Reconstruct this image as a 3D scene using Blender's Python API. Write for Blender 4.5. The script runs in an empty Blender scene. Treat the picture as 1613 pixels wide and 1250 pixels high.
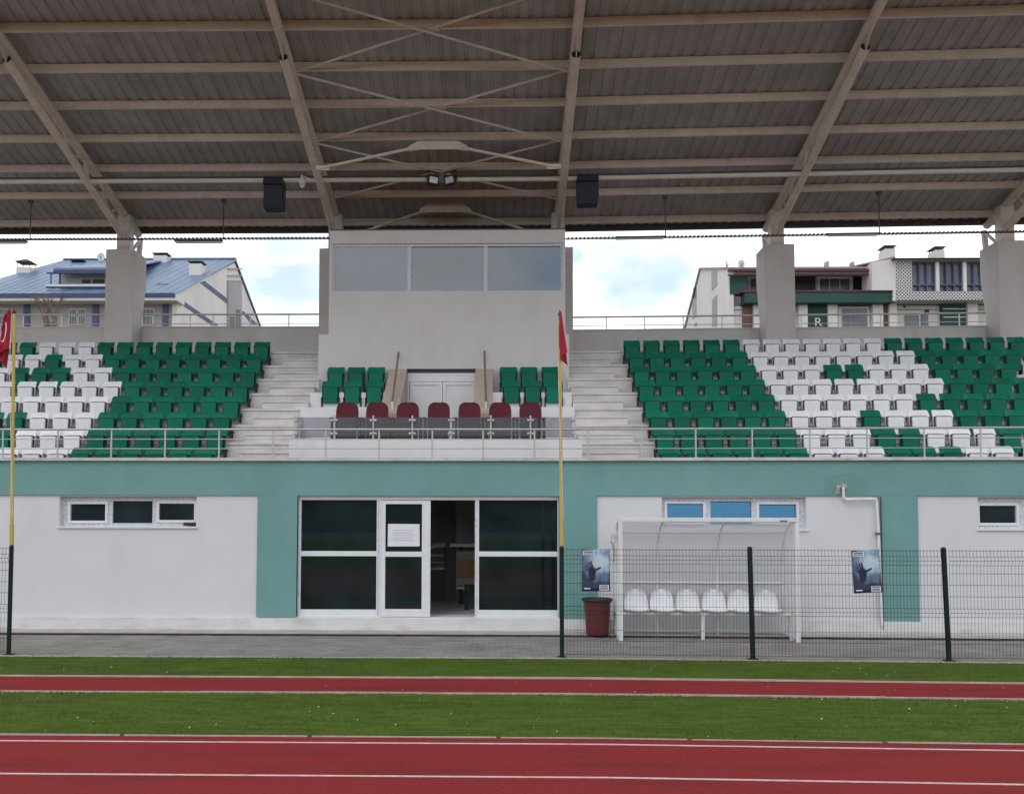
import bpy, bmesh, math, random
from mathutils import Vector, Matrix
S = bpy.context.scene
RND = random.Random(11)

# ---------------------------------------------------------------- camera
FP, CX, CY, PW, PH = 1400.0, 765.0, 759.0, 1613.0, 1250.0
CAMH = 2.25
PITCH, YAW, ROLL = math.radians(2.7), math.radians(1.0), math.radians(0.1)
def cam_rows():
    B = Matrix(((1, 0, 0), (0, 0, -1), (0, 1, 0)))
    c, s = math.cos(YAW), math.sin(YAW)
    Ry = Matrix(((c, 0, s), (0, 1, 0), (-s, 0, c)))
    c, s = math.cos(PITCH), math.sin(PITCH)
    Rx = Matrix(((1, 0, 0), (0, c, s), (0, -s, c)))
    c, s = math.cos(ROLL), math.sin(ROLL)
    Rz = Matrix(((c, -s, 0), (s, c, 0), (0, 0, 1)))
    return Rz @ Rx @ Ry @ B
M = cam_rows()
cd = bpy.data.cameras.new('camera')
cam = bpy.data.objects.new('camera', cd)
S.collection.objects.link(cam)
rot = Matrix((M[0], -M[1], -M[2])).transposed()
cam.matrix_world = Matrix.Translation((0, 0, CAMH)) @ rot.to_4x4()
cd.sensor_width = 36.0
cd.lens = FP / PW * 36.0
cd.shift_x = (PW / 2 - CX) / PW
cd.shift_y = (CY - PH / 2) / PW
cd.clip_start = 0.1
cd.clip_end = 3000
S.camera = cam

# ---------------------------------------------------------------- world, sun, exposure
SUN_EL, SUN_AZ = math.radians(48), math.radians(205)      # azimuth measured clockwise from +Y
w = bpy.data.worlds.new('World')
S.world = w
w.use_nodes = True
nt = w.node_tree
nt.nodes.clear()
N = nt.nodes.new
out = N('ShaderNodeOutputWorld')
sky = N('ShaderNodeTexSky')
sky.sky_type = 'NISHITA'
sky.sun_disc = False
sky.sun_elevation = SUN_EL
sky.sun_rotation = SUN_AZ
sky.air_density = 1.0
sky.dust_density = 0.2
bg1 = N('ShaderNodeBackground'); bg1.inputs['Strength'].default_value = 0.15
nt.links.new(sky.outputs[0], bg1.inputs['Color'])
tc = N('ShaderNodeTexCoord')
mp = N('ShaderNodeMapping'); mp.inputs['Scale'].default_value = (1.0, 1.0, 2.2); mp.inputs['Location'].default_value = (0.35, 0.1, 0.37)
nt.links.new(tc.outputs['Generated'], mp.inputs['Vector'])
nz = N('ShaderNodeTexNoise'); nz.inputs['Scale'].default_value = 3.6; nz.inputs['Detail'].default_value = 7; nz.inputs['Roughness'].default_value = 0.52
nt.links.new(mp.outputs[0], nz.inputs['Vector'])
cr = N('ShaderNodeValToRGB')
cr.color_ramp.elements[0].position = 0.36; cr.color_ramp.elements[0].color = (0.42, 0.42, 0.42, 1)
cr.color_ramp.elements[1].position = 0.47; cr.color_ramp.elements[1].color = (1, 1, 1, 1)
nt.links.new(nz.outputs['Fac'], cr.inputs['Fac'])
# cloud brightness: thin bright cloud beyond the stand, thicker grey cloud over the field
sep = N('ShaderNodeSeparateXYZ'); nt.links.new(tc.outputs['Generated'], sep.inputs[0])
mr = N('ShaderNodeMapRange'); mr.inputs['From Min'].default_value = -0.6; mr.inputs['From Max'].default_value = 0.9
mr.inputs['To Min'].default_value = 1.16; mr.inputs['To Max'].default_value = 1.45
nt.links.new(sep.outputs['Y'], mr.inputs['Value'])
nz2 = N('ShaderNodeTexNoise'); nz2.inputs['Scale'].default_value = 2.3; nz2.inputs['Detail'].default_value = 5
nt.links.new(mp.outputs[0], nz2.inputs['Vector'])
mr2 = N('ShaderNodeMapRange'); mr2.inputs['From Min'].default_value = 0.3; mr2.inputs['From Max'].default_value = 0.7
mr2.inputs['To Min'].default_value = 0.78; mr2.inputs['To Max'].default_value = 1.12
nt.links.new(nz2.outputs['Fac'], mr2.inputs['Value'])
mul = N('ShaderNodeMath'); mul.operation = 'MULTIPLY'
nt.links.new(mr.outputs[0], mul.inputs[0]); nt.links.new(mr2.outputs[0], mul.inputs[1])
bg2 = N('ShaderNodeBackground'); bg2.inputs['Color'].default_value = (0.93, 0.96, 1.0, 1)
mr3 = N('ShaderNodeMapRange'); mr3.inputs['From Min'].default_value = 0.15; mr3.inputs['From Max'].default_value = 0.9
mr3.inputs['To Min'].default_value = 1.2; mr3.inputs['To Max'].default_value = 0.62
nt.links.new(sep.outputs['Z'], mr3.inputs['Value'])
mul3 = N('ShaderNodeMath'); mul3.operation = 'MULTIPLY'
nt.links.new(mul.outputs[0], mul3.inputs[0]); nt.links.new(mr3.outputs[0], mul3.inputs[1])
nt.links.new(mul3.outputs[0], bg2.inputs['Strength'])
mx = N('ShaderNodeMixShader')
# a gap of thin pale blue in the cloud, low in the sky beyond the stand
mk = cr.outputs[0]
for (px_, py_, sz, am) in ((1010, 432, .085, .55), (893, 405, .03, .6), (450, 470, .06, .3)):
    dv = (M.transposed() @ Vector(((px_ - CX) / FP, (py_ - CY) / FP, 1.0))).normalized()
    sb = N('ShaderNodeVectorMath'); sb.operation = 'SUBTRACT'; sb.inputs[1].default_value = dv
    nt.links.new(tc.outputs['Generated'], sb.inputs[0])
    nd = N('ShaderNodeTexNoise'); nd.inputs['Scale'].default_value = 14; nd.inputs['Detail'].default_value = 5
    nt.links.new(tc.outputs['Generated'], nd.inputs['Vector'])
    n0 = N('ShaderNodeVectorMath'); n0.operation = 'SUBTRACT'; n0.inputs[1].default_value = (.5, .5, .5); nt.links.new(nd.outputs['Color'], n0.inputs[0])
    n1_ = N('ShaderNodeVectorMath'); n1_.operation = 'SCALE'; n1_.inputs['Scale'].default_value = sz * 1.3; nt.links.new(n0.outputs[0], n1_.inputs[0])
    ad_ = N('ShaderNodeVectorMath'); ad_.operation = 'ADD'; nt.links.new(sb.outputs[0], ad_.inputs[0]); nt.links.new(n1_.outputs[0], ad_.inputs[1])
    sc_ = N('ShaderNodeVectorMath'); sc_.operation = 'MULTIPLY'; sc_.inputs[1].default_value = (1, 1, 1.5); nt.links.new(ad_.outputs[0], sc_.inputs[0])
    ln_ = N('ShaderNodeVectorMath'); ln_.operation = 'LENGTH'; nt.links.new(sc_.outputs[0], ln_.inputs[0])
    pm_ = N('ShaderNodeMapRange'); pm_.interpolation_type = 'SMOOTHSTEP'
    pm_.inputs['From Min'].default_value = sz * .5; pm_.inputs['From Max'].default_value = sz; pm_.inputs['To Min'].default_value = 1 - am; pm_.inputs['To Max'].default_value = 1
    nt.links.new(ln_.outputs['Value'], pm_.inputs['Value'])
    ml_ = N('ShaderNodeMath'); ml_.operation = 'MULTIPLY'; nt.links.new(mk, ml_.inputs[0]); nt.links.new(pm_.outputs[0], ml_.inputs[1]); mk = ml_.outputs[0]
nt.links.new(mk, mx.inputs[0]); nt.links.new(bg1.outputs[0], mx.inputs[1]); nt.links.new(bg2.outputs[0], mx.inputs[2])
nt.links.new(mx.outputs[0], out.inputs['Surface'])

sd = bpy.data.lights.new('sun', 'SUN')
sd.energy = 0.5
sd.angle = math.radians(25)
sd.color = (1.0, 0.96, 0.9)
so = bpy.data.objects.new('sun', sd)
S.collection.objects.link(so)
sdir = Vector((math.sin(SUN_AZ) * math.cos(SUN_EL), math.cos(SUN_AZ) * math.cos(SUN_EL), math.sin(SUN_EL)))
so.rotation_euler = (-sdir).to_track_quat('-Z', 'Y').to_euler()
so.location = sdir * 60
S.view_settings.view_transform = 'Standard'
S.view_settings.look = 'None'
S.view_settings.exposure = 0.18
S.view_settings.gamma = 1.0
S.view_settings.use_curve_mapping = False
S.cycles.max_bounces = 8
S.cycles.diffuse_bounces = 4
S.cycles.transparent_max_bounces = 12
S.cycles.caustics_reflective = False
S.cycles.caustics_refractive = False
S.cycles.use_denoising = True

# ---------------------------------------------------------------- geometry helpers
# The long stand and everything laid out along it turn by about two degrees at XB.
XB, SH = 1.0, math.tan(math.radians(2.1))
def bendy(x, y):
    return y - SH * max(0.0, x - XB)
def ray(px, py):
    return M.transposed() @ Vector(((px - CX) / FP, (py - CY) / FP, 1.0))
def P(px, py, Y, bend=True):
    """point seen at a photo pixel on the (bent) plane at depth Y; straight coordinates"""
    d = ray(px, py)
    t = Y / d.y
    if bend and t * d.x > XB:
        t = (Y + SH * XB) / (d.y + SH * d.x)
    return Vector((t * d.x, Y, CAMH + t * d.z))
def G(px, py, z=0.0):
    d = ray(px, py)
    t = (z - CAMH) / d.z
    x, y = t * d.x, t * d.y
    return Vector((x, y + SH * max(0.0, x - XB), z))
def PXp(px, py, X):
    """point on the plane x = X (no bend)"""
    d = ray(px, py)
    t = X / d.x
    return Vector((X, t * d.y, CAMH + t * d.z))

ORG = {}
def link(o, parent=None):
    S.collection.objects.link(o)
    if parent is not None:
        o.parent = parent
    return o
def tag(o, label=None, cat=None, group=None, kind=None):
    if label: o['label'] = label
    if cat: o['category'] = cat
    if group: o['group'] = group
    if kind: o['kind'] = kind
    return o
def thing(name, label, cat, loc=(0, 0, 0), group=None, bend=True):
    o = bpy.data.objects.new(name, None)
    o.empty_display_size = 0.2
    l = Vector(loc)
    if bend: l.y = bendy(l.x, l.y)
    o.location = l
    link(o)
    ORG[o.name] = l
    return tag(o, label, cat, group)

class MB:
    def __init__(s, bend=True):
        s.v = []; s.f = []; s.m = []; s.bend = bend
    def add(s, vs, fs, mi=0):
        o = len(s.v)
        s.v += [Vector(p) for p in vs]
        s.f += [tuple(i + o for i in f) for f in fs]
        s.m += [mi] * len(fs)
        return s
    def box(s, x0, x1, y0, y1, z0, z1, mi=0):
        x0, x1 = min(x0, x1), max(x0, x1); y0, y1 = min(y0, y1), max(y0, y1); z0, z1 = min(z0, z1), max(z0, z1)
        if s.bend and x0 < XB - 1e-4 and x1 > XB + 1e-4:
            vs = []
            for x in (x0, XB, x1):
                vs += [(x, y0, z0), (x, y1, z0), (x, y1, z1), (x, y0, z1)]
            fs = [(0, 1, 2, 3), (8, 11, 10, 9)]
            for k in (0, 4):
                for a in range(4):
                    b = (a + 1) % 4
                    fs.append((k + a, k + 4 + a, k + 4 + b, k + b))
            return s.add(vs, fs, mi)
        vs = [(x0, y0, z0), (x1, y0, z0), (x1, y1, z0), (x0, y1, z0), (x0, y0, z1), (x1, y0, z1), (x1, y1, z1), (x0, y1, z1)]
        return s.add(vs, [(0, 3, 2, 1), (4, 5, 6, 7), (0, 1, 5, 4), (1, 2, 6, 5), (2, 3, 7, 6), (3, 0, 4, 7)], mi)
    def tube(s, p, q, r, r2=None, n=10, cap=True, mi=0):
        p, q = Vector(p), Vector(q)
        if s.bend and (p.x - XB) * (q.x - XB) < -1e-6:
            t = (XB - p.x) / (q.x - p.x)
            return s.path([p, p.lerp(q, t), q], r, n, mi)
        r2 = r if r2 is None else r2
        d = (q - p).normalized()
        a = d.orthogonal().normalized() if abs(d.z) < .999 else Vector((1, 0, 0))
        b = d.cross(a)
        vs = []
        for c, rr in ((p, r), (q, r2)):
            for i in range(n):
                t = 2 * math.pi * (i + .5) / n
                vs.append(c + a * (rr * math.cos(t)) + b * (rr * math.sin(t)))
        fs = [(i, (i + 1) % n, n + (i + 1) % n, n + i) for i in range(n)]
        if cap: fs += [tuple(range(n))[::-1], tuple(range(n, 2 * n))]
        return s.add(vs, fs, mi)
    def path(s, pts, r, n=8, mi=0):
        pts = [Vector(p) for p in pts]
        vs = []; L = len(pts)
        up = None
        for k, c in enumerate(pts):
            d = (pts[min(k + 1, L - 1)] - pts[max(k - 1, 0)]).normalized()
            if up is None: up = d.orthogonal().normalized()
            a = (up - d * up.dot(d)).normalized(); up = a
            b = d.cross(a)
            rr = r[k] if isinstance(r, (list, tuple)) else r
            for i in range(n):
                t = 2 * math.pi * i / n
                vs.append(c + a * (rr * math.cos(t)) + b * (rr * math.sin(t)))
        fs = []
        for k in range(L - 1):
            for i in range(n):
                fs.append((k * n + i, k * n + (i + 1) % n, (k + 1) * n + (i + 1) % n, (k + 1) * n + i))
        fs += [tuple(range(n))[::-1], tuple(range((L - 1) * n, L * n))]
        return s.add(vs, fs, mi)
    def bar(s, p, q, w, h, up=(0, 0, 1), mi=0):
        p, q = Vector(p), Vector(q)
        if s.bend and (p.x - XB) * (q.x - XB) < -1e-6:
            m = p.lerp(q, (XB - p.x) / (q.x - p.x))
            s.bar(p, m, w, h, up, mi); return s.bar(m, q, w, h, up, mi)
        d = (q - p).normalized(); u = Vector(up)
        a = d.cross(u)
        if a.length < 1e-4: a = d.cross(Vector((1, 0, 0)))
        a.normalize(); b = a.cross(d).normalized()
        vs = []
        for c in (p, q):
            for sx, sz in ((-1, -1), (1, -1), (1, 1), (-1, 1)):
                vs.append(c + a * (sx * w / 2) + b * (sz * h / 2))
        return s.add(vs, [(3, 2, 1, 0), (4, 5, 6, 7), (0, 1, 5, 4), (1, 2, 6, 5), (2, 3, 7, 6), (3, 0, 4, 7)], mi)
    def prism(s, poly, vec, mi=0):
        n = len(poly); vec = Vector(vec)
        vs = [Vector(p) for p in poly] + [Vector(p) + vec for p in poly]
        fs = [tuple(range(n))[::-1], tuple(range(n, 2 * n))] + [(i, (i + 1) % n, n + (i + 1) % n, n + i) for i in range(n)]
        return s.add(vs, fs, mi)
    def prism_x(s, yz, x0, x1, mi=0):
        return s.prism([(x0, y, z) for y, z in yz], (x1 - x0, 0, 0), mi)
    def lathe(s, prof, c=(0, 0, 0), n=24, mi=0, cap=True):
        vs = []; cx, cy, cz = c
        for r, z in prof:
            for i in range(n):
                t = 2 * math.pi * i / n
                vs.append((cx + r * math.cos(t), cy + r * math.sin(t), cz + z))
        fs = []
        for k in range(len(prof) - 1):
            for i in range(n):
                fs.append((k * n + i, k * n + (i + 1) % n, (k + 1) * n + (i + 1) % n, (k + 1) * n + i))
        if cap:
            fs.append(tuple(range(n))[::-1]); fs.append(tuple(range((len(prof) - 1) * n, len(prof) * n)))
        return s.add(vs, fs, mi)
    def grid(s, fn, nu, nv, mi=0):
        vs = [fn(i / nu, j / nv) for j in range(nv + 1) for i in range(nu + 1)]
        fs = [(j * (nu + 1) + i, j * (nu + 1) + i + 1, (j + 1) * (nu + 1) + i + 1, (j + 1) * (nu + 1) + i) for j in range(nv) for i in range(nu)]
        return s.add(vs, fs, mi)
    def build(s, name, mats, parent=None, smooth=False, bevel=0, recalc=True):
        if not isinstance(mats, (list, tuple)): mats = [mats]
        org = Vector((0, 0, 0)); p = parent
        while p is not None:
            if p.name in ORG: org = ORG[p.name]
            p = p.parent
        me = bpy.data.meshes.new(name)
        vs = []
        for v in s.v:
            y = bendy(v.x, v.y) if s.bend else v.y
            vs.append((v.x - org.x, y - org.y, v.z - org.z))
        me.from_pydata(vs, [], s.f)
        for i, pl in enumerate(me.polygons): pl.material_index = s.m[i]
        for m in mats: me.materials.append(m)
        if recalc:
            bm = bmesh.new(); bm.from_mesh(me)
            bmesh.ops.recalc_face_normals(bm, faces=bm.faces)
            bm.to_mesh(me); bm.free()
        if smooth:
            for pl in me.polygons: pl.use_smooth = True
            me.set_sharp_from_angle(angle=math.radians(40))
        o = bpy.data.objects.new(name, me)
        link(o, parent)
        if bevel:
            b = o.modifiers.new('bevel', 'BEVEL'); b.width = bevel; b.segments = 2; b.limit_method = 'ANGLE'
        return o
def solo(mb, name, mats, label, cat, loc=None, group=None, **k):
    """a thing that is one mesh, with its origin at loc"""
    o = mb.build(name, mats, None, **k)
    if loc is not None:
        l = Vector(loc)
        if mb.bend: l.y = bendy(l.x, l.y)
        o.data.transform(Matrix.Translation(-l)); o.location = l
    return tag(o, label, cat, group)
def dup(root, loc, rotz=0, label=None, group=None, bend=True):
    r = root.copy(); link(r)
    l = Vector(loc)
    if bend:
        if l.x > XB: rotz -= math.atan(SH)
        l.y = bendy(l.x, l.y)
    r.location = l; r.rotation_euler = (0, 0, rotz)
    if label: r['label'] = label
    if group: r['group'] = group
    for ch in list(root.children):
        c = ch.copy(); link(c, r)
        for g in ch.children:
            link(g.copy(), c)
    return r
def move(root, loc, rotz=0):
    l = Vector(loc)
    if l.x > XB: rotz -= math.atan(SH)
    l.y = bendy(l.x, l.y)
    root.location = l; root.rotation_euler = (0, 0, rotz)
    return root

# ---------------------------------------------------------------- materials
def mat(name, col, rough=.7, var=.06, scale=3.0, bump=0.0, bscale=40, metal=0.0, spec=.5, col2=None, stretch=(1, 1, 1), dirt=None, coat=0):
    m = bpy.data.materials.new(name); m.use_nodes = True
    t = m.node_tree; b = t.nodes['Principled BSDF']
    b.inputs['Roughness'].default_value = rough
    b.inputs['Metallic'].default_value = metal
    b.inputs['Specular IOR Level'].default_value = spec
    if coat: b.inputs['Coat Weight'].default_value = coat
    c = Vector(col)
    L = t.links.new
    tcn = t.nodes.new('ShaderNodeTexCoord'); mpn = t.nodes.new('ShaderNodeMapping'); mpn.inputs['Scale'].default_value = stretch
    L(tcn.outputs['Object'], mpn.inputs[0])
    n1 = t.nodes.new('ShaderNodeTexNoise'); n1.inputs['Scale'].default_value = scale; n1.inputs['Detail'].default_value = 6; n1.inputs['Roughness'].default_value = .6
    L(mpn.outputs[0], n1.inputs['Vector'])
    rmp = t.nodes.new('ShaderNodeValToRGB')
    lo = c * (1 - var * 1.6); hi = Vector(col2) if col2 else c * (1 + var * 1.6)
    rmp.color_ramp.elements[0].position = .3; rmp.color_ramp.elements[0].color = (*[min(1, max(0, x)) for x in lo], 1)
    rmp.color_ramp.elements[1].position = .7; rmp.color_ramp.elements[1].color = (*[min(1, max(0, x)) for x in hi], 1)
    L(n1.outputs['Fac'], rmp.inputs[0])
    last = rmp.outputs[0]
    if dirt:   # (colour, amount, scale, stretch)
        dc, da, ds, dst = dirt
        mp2 = t.nodes.new('ShaderNodeMapping'); mp2.inputs['Scale'].default_value = dst; L(tcn.outputs['Object'], mp2.inputs[0])
        n2 = t.nodes.new('ShaderNodeTexNoise'); n2.inputs['Scale'].default_value = ds; n2.inputs['Detail'].default_value = 8; n2.inputs['Roughness'].default_value = .65
        L(mp2.outputs[0], n2.inputs['Vector'])
        r2 = t.nodes.new('ShaderNodeMapRange'); r2.inputs['From Min'].default_value = .5; r2.inputs['From Max'].default_value = .8; r2.inputs['To Max'].default_value = da
        L(n2.outputs['Fac'], r2.inputs[0])
        mm = t.nodes.new('ShaderNodeMix'); mm.data_type = 'RGBA'
        L(r2.outputs[0], mm.inputs['Factor']); L(last, mm.inputs['A']); mm.inputs['B'].default_value = (*dc, 1)
        last = mm.outputs['Result']
    L(last, b.inputs['Base Color'])
    if bump:
        n3 = t.nodes.new('ShaderNodeTexNoise'); n3.inputs['Scale'].default_value = bscale; n3.inputs['Detail'].default_value = 4
        L(mpn.outputs[0], n3.inputs['Vector'])
        bp = t.nodes.new('ShaderNodeBump'); bp.inputs['Strength'].default_value = bump; bp.inputs['Distance'].default_value = .02
        L(n3.outputs['Fac'], bp.inputs['Height']); L(bp.outputs[0], b.inputs['Normal'])
    return m
def glass_mat(name, tint, refl, refl_col=(1, 1, 1), rough=.02, sheen=None):
    """tinted pane: mostly absorbing, partly see-through, mirror-like on top"""
    m = bpy.data.materials.new(name); m.use_nodes = True
    t = m.node_tree; t.nodes.clear()
    o = t.nodes.new('ShaderNodeOutputMaterial'); tr = t.nodes.new('ShaderNodeBsdfTransparent'); tr.inputs[0].default_value = (*tint, 1)
    g = t.nodes.new('ShaderNodeBsdfGlossy'); g.inputs['Color'].default_value = (*refl_col, 1); g.inputs['Roughness'].default_value = rough
    fr = t.nodes.new('ShaderNodeFresnel'); fr.inputs['IOR'].default_value = 1.5
    ma = t.nodes.new('ShaderNodeMath'); ma.operation = 'ADD'; ma.use_clamp = True; ma.inputs[1].default_value = refl
    t.links.new(fr.outputs[0], ma.inputs[0])
    mxs = t.nodes.new('ShaderNodeMixShader')
    t.links.new(ma.outputs[0], mxs.inputs[0]); t.links.new(tr.outputs[0], mxs.inputs[1]); t.links.new(g.outputs[0], mxs.inputs[2])
    last = mxs.outputs[0]
    if sheen:                     # pale diffuse veil mixed in, standing for weak sky reflection on the pane
        df = t.nodes.new('ShaderNodeBsdfDiffuse'); df.inputs[0].default_value = (*sheen[0], 1)
        nn = t.nodes.new('ShaderNodeTexNoise'); nn.inputs['Scale'].default_value = 1.1; nn.inputs['Detail'].default_value = 6
        tq = t.nodes.new('ShaderNodeTexCoord'); t.links.new(tq.outputs['Object'], nn.inputs['Vector'])
        mq = t.nodes.new('ShaderNodeMapRange'); mq.inputs['From Min'].default_value = .3; mq.inputs['From Max'].default_value = .7; mq.inputs['To Min'].default_value = sheen[1] * .5; mq.inputs['To Max'].default_value = sheen[1] * 1.5
        t.links.new(nn.outputs['Fac'], mq.inputs[0])
        m2 = t.nodes.new('ShaderNodeMixShader'); t.links.new(mq.outputs[0], m2.inputs[0]); t.links.new(last, m2.inputs[1]); t.links.new(df.outputs[0], m2.inputs[2]); last = m2.outputs[0]
    t.links.new(last, o.inputs[0])
    return m

MT = {}
MT['white_wall'] = mat('white_plaster', (.70, .695, .72), .85, .015, 1.2, .12, 60, dirt=((.48, .46, .44), .16, .9, (1, 1, .4)))
MT['teal'] = mat('teal_plaster', (.175, .35, .34), .85, .05, .9, .12, 60, dirt=((.12, .26, .255), .35, 1.1, (1, 1, .5)))
MT['plinth'] = mat('white_plinth', (.70, .69, .69), .85, .05, 2, .15, 40, dirt=((.34, .31, .28), .55, 2.2, (.6, 1, 3)))
MT['grey_wall'] = mat('grey_paint', (.65, .625, .62), .85, .02, .8, .08, 50, dirt=((.40, .38, .37), .22, 1.3, (1, 1, .5)))
MT['step'] = mat('step_concrete', (.66, .63, .61), .9, .07, 2.0, .2, 30, dirt=((.34, .31, .29), .5, 2.6, (.35, 1, 2.5)))
MT['rail_brown'] = mat('brown_rail', (.20, .15, .12), .45, .06, 5)
MT['conc'] = mat('terrace_concrete', (.62, .595, .58), .9, .09, 2.0, .2, 30, dirt=((.3, .28, .26), .55, 2.6, (.35, 1, 2.5)))
MT['lip'] = mat('slab_edge', (.62, .6, .57), .85, .08, 3, .1, 30, dirt=((.2, .18, .16), .7, 5, (.5, 1, 3)))
MT['vip'] = mat('white_platform', (.78, .77, .79), .8, .03, 1.5, .08, 40, dirt=((.45, .43, .41), .3, 1.8, (1, 1, 1)))
MT['beige'] = mat('beige_cladding', (.47, .39, .33), .7, .06, 2, .08, 30)
MT['column'] = mat('column_paint', (.56, .53, .515), .85, .04, 1.2, .12, 40, dirt=((.28, .26, .24), .35, 1.6, (1, 1, .35)))
MT['sheet'] = mat('roof_sheet', (.375, .39, .42), .6, .10, 1.5, 0, dirt=((.20, .185, .18), .5, .7, (3, .3, 1)))
MT['steel'] = mat('cream_steel', (.70, .63, .575), .55, .05, 2, 0, dirt=((.33, .27, .22), .45, 2.2, (1, 1, 1)))
MT['pipe'] = mat('pale_pipe', (.72, .68, .62), .5, .05, 3)
MT['darkgrey'] = mat('dark_grey_metal', (.10, .10, .11), .6, .08, 4)
MT['black'] = mat('black_plastic', (.018, .018, .02), .55, .1, 5)
MT['navy'] = mat('speaker_cloth', (.030, .036, .055), .85, .1, 30)
MT['stainless'] = mat('stainless_steel', (.50, .50, .50), .42, .06, 8, metal=.7)
MT['pvc'] = mat('white_frame', (.76, .77, .80), .4, .03, 5)
MT['tape'] = mat('frame_film', (.63, .66, .71), .35, .06, 14, dirt=((.04, .05, .09), 1.0, 24, (1, 1, 1)))
MT['green'] = mat('green_seat_plastic', (.0012, .150, .091), .45, .10, 2.5, 0, spec=.16, dirt=((.02, .16, .11), .15, 9, (1, 1, 1)))
MT['white_seat'] = mat('white_seat_plastic', (.80, .80, .84), .4, .03, 3, 0, dirt=((.42, .41, .40), .35, 8, (1, 1, 1)))
MT['frame'] = mat('seat_frame', (.012, .014, .016), .7, .1, 5)
MT['maroon'] = mat('maroon_fabric', (.105, .014, .026), .9, .10, 12, .3, 250)
MT['dark_fabric'] = mat('dark_plastic_shell', (.03, .028, .032), .6, .1, 8)
MT['track'] = mat('track_rubber', (.285, .033, .034), .95, .12, 26, .5, 260, spec=.12, dirt=((.15, .03, .03), 1.0, 1.6, (.25, 1.6, 1)))
MT['line'] = mat('line_paint', (.66, .56, .57), .85, .10, 6, .2, 120, dirt=((.36, .13, .13), .85, 9, (1.2, 3, 1)))
MT['kerbline'] = mat('pale_edging', (.47, .39, .34), .85, .12, 4, .1, 40, dirt=((.25, .18, .14), .7, 4, (.5, 1, 1)))
MT['turf'] = mat('turf', (.086, .130, .021), .95, .22, 5, .5, 130, spec=.1, stretch=(.35, 1.6, 1), dirt=((.05, .075, .015), .6, 1.0, (.25, 1.4, 1)))
MT['blade'] = mat('grass_blade', (.096, .150, .022), .8, .36, 1.4, spec=.2, stretch=(.4, 1.5, 1))
MT['apron'] = mat('apron_concrete', (.47, .44, .43), .9, .08, 2.5, .25, 30, dirt=((.25, .22, .2), .6, 2.2, (.5, 1.5, 1)))
MT['darkkerb'] = mat('dark_gutter', (.045, .034, .03), .95, .3, 6)
MT['earth'] = mat('bare_ground', (.14, .12, .09), .95, .2, .4)
MT['fence'] = mat('fence_green', (.005, .018, .014), .55, .1, 5, spec=.25)
MT['yellow'] = mat('yellow_paint', (.55, .43, .095), .5, .08, 4, dirt=((.3, .2, .05), .5, 6, (1, 1, .3)))
MT['flag_red'] = mat('flag_red', (.36, .010, .035), .8, .10, 3)
MT['flag_white'] = mat('flag_white', (.82, .72, .76), .8, .03, 3)
MT['bin'] = mat('bin_maroon', (.115, .018, .022), .45, .1, 4, dirt=((.16, .08, .07), .3, 6, (1, 1, .5)))
MT['white_metal'] = mat('white_metal', (.78, .78, .79), .45, .03, 4, dirt=((.5, .47, .44), .35, 5, (1, 1, .5)))
MT['paper'] = mat('paper', (.80, .80, .86), .8, .02, 4)
MT['ink'] = mat('grey_print', (.42, .42, .46), .8, .1, 40)
MT['wood'] = mat('wood_panel', (.36, .20, .08), .5, .15, 2, stretch=(6, 6, .6))
MT['room'] = mat('room_wall', (.50, .54, .51), .8, .05, 1)
MT['tiles'] = mat('floor_tiles', (.75, .76, .77), .25, .06, 2)
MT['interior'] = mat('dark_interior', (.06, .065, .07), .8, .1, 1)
MT['door_glass'] = glass_mat('door_glass', (.16, .19, .20), .015, (.7, .95, 1), sheen=((.20, .33, .38), .055))
MT['win_dark'] = glass_mat('window_glass', (.06, .08, .09), .02, (.75, .95, 1), sheen=((.22, .33, .38), .08))
MT['win_blue'] = glass_mat('mirror_glass', (.06, .09, .12), .30, (.14, .41, .68))
MT['box_glass'] = glass_mat('coated_glass', (.34, .35, .36), .12, (.9, .95, 1), sheen=((.5, .52, .55), .12))
MT['bal_glass'] = glass_mat('balustrade_glass', (.68, .68, .72), -.015, sheen=((.4, .4, .42), .05))
def poly_mat():
    m = bpy.data.materials.new('cloudy_polycarbonate'); m.use_nodes = True
    t = m.node_tree; t.nodes.clear()
    o = t.nodes.new('ShaderNodeOutputMaterial'); d = t.nodes.new('ShaderNodeBsdfDiffuse'); d.inputs[0].default_value = (.80, .80, .80, 1)
    tr = t.nodes.new('ShaderNodeBsdfTransparent'); tl = t.nodes.new('ShaderNodeBsdfTranslucent'); tl.inputs[0].default_value = (.8, .8, .8, 1)
    n = t.nodes.new('ShaderNodeTexNoise'); n.inputs['Scale'].default_value = 2.5; n.inputs['Detail'].default_value = 6
    mr_ = t.nodes.new('ShaderNodeMapRange'); mr_.inputs['To Min'].default_value = .42; mr_.inputs['To Max'].default_value = .72
    t.links.new(n.outputs['Fac'], mr_.inputs[0])
    a = t.nodes.new('ShaderNodeMixShader'); a.inputs[0].default_value = .4
    t.links.new(d.outputs[0], a.inputs[1]); t.links.new(tl.outputs[0], a.inputs[2])
    b = t.nodes.new('ShaderNodeMixShader')
    t.links.new(mr_.outputs[0], b.inputs[0]); t.links.new(tr.outputs[0], b.inputs[1]); t.links.new(a.outputs[0], b.inputs[2])
    t.links.new(b.outputs[0], o.inputs[0])
    return m
MT['poly'] = poly_mat()
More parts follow.
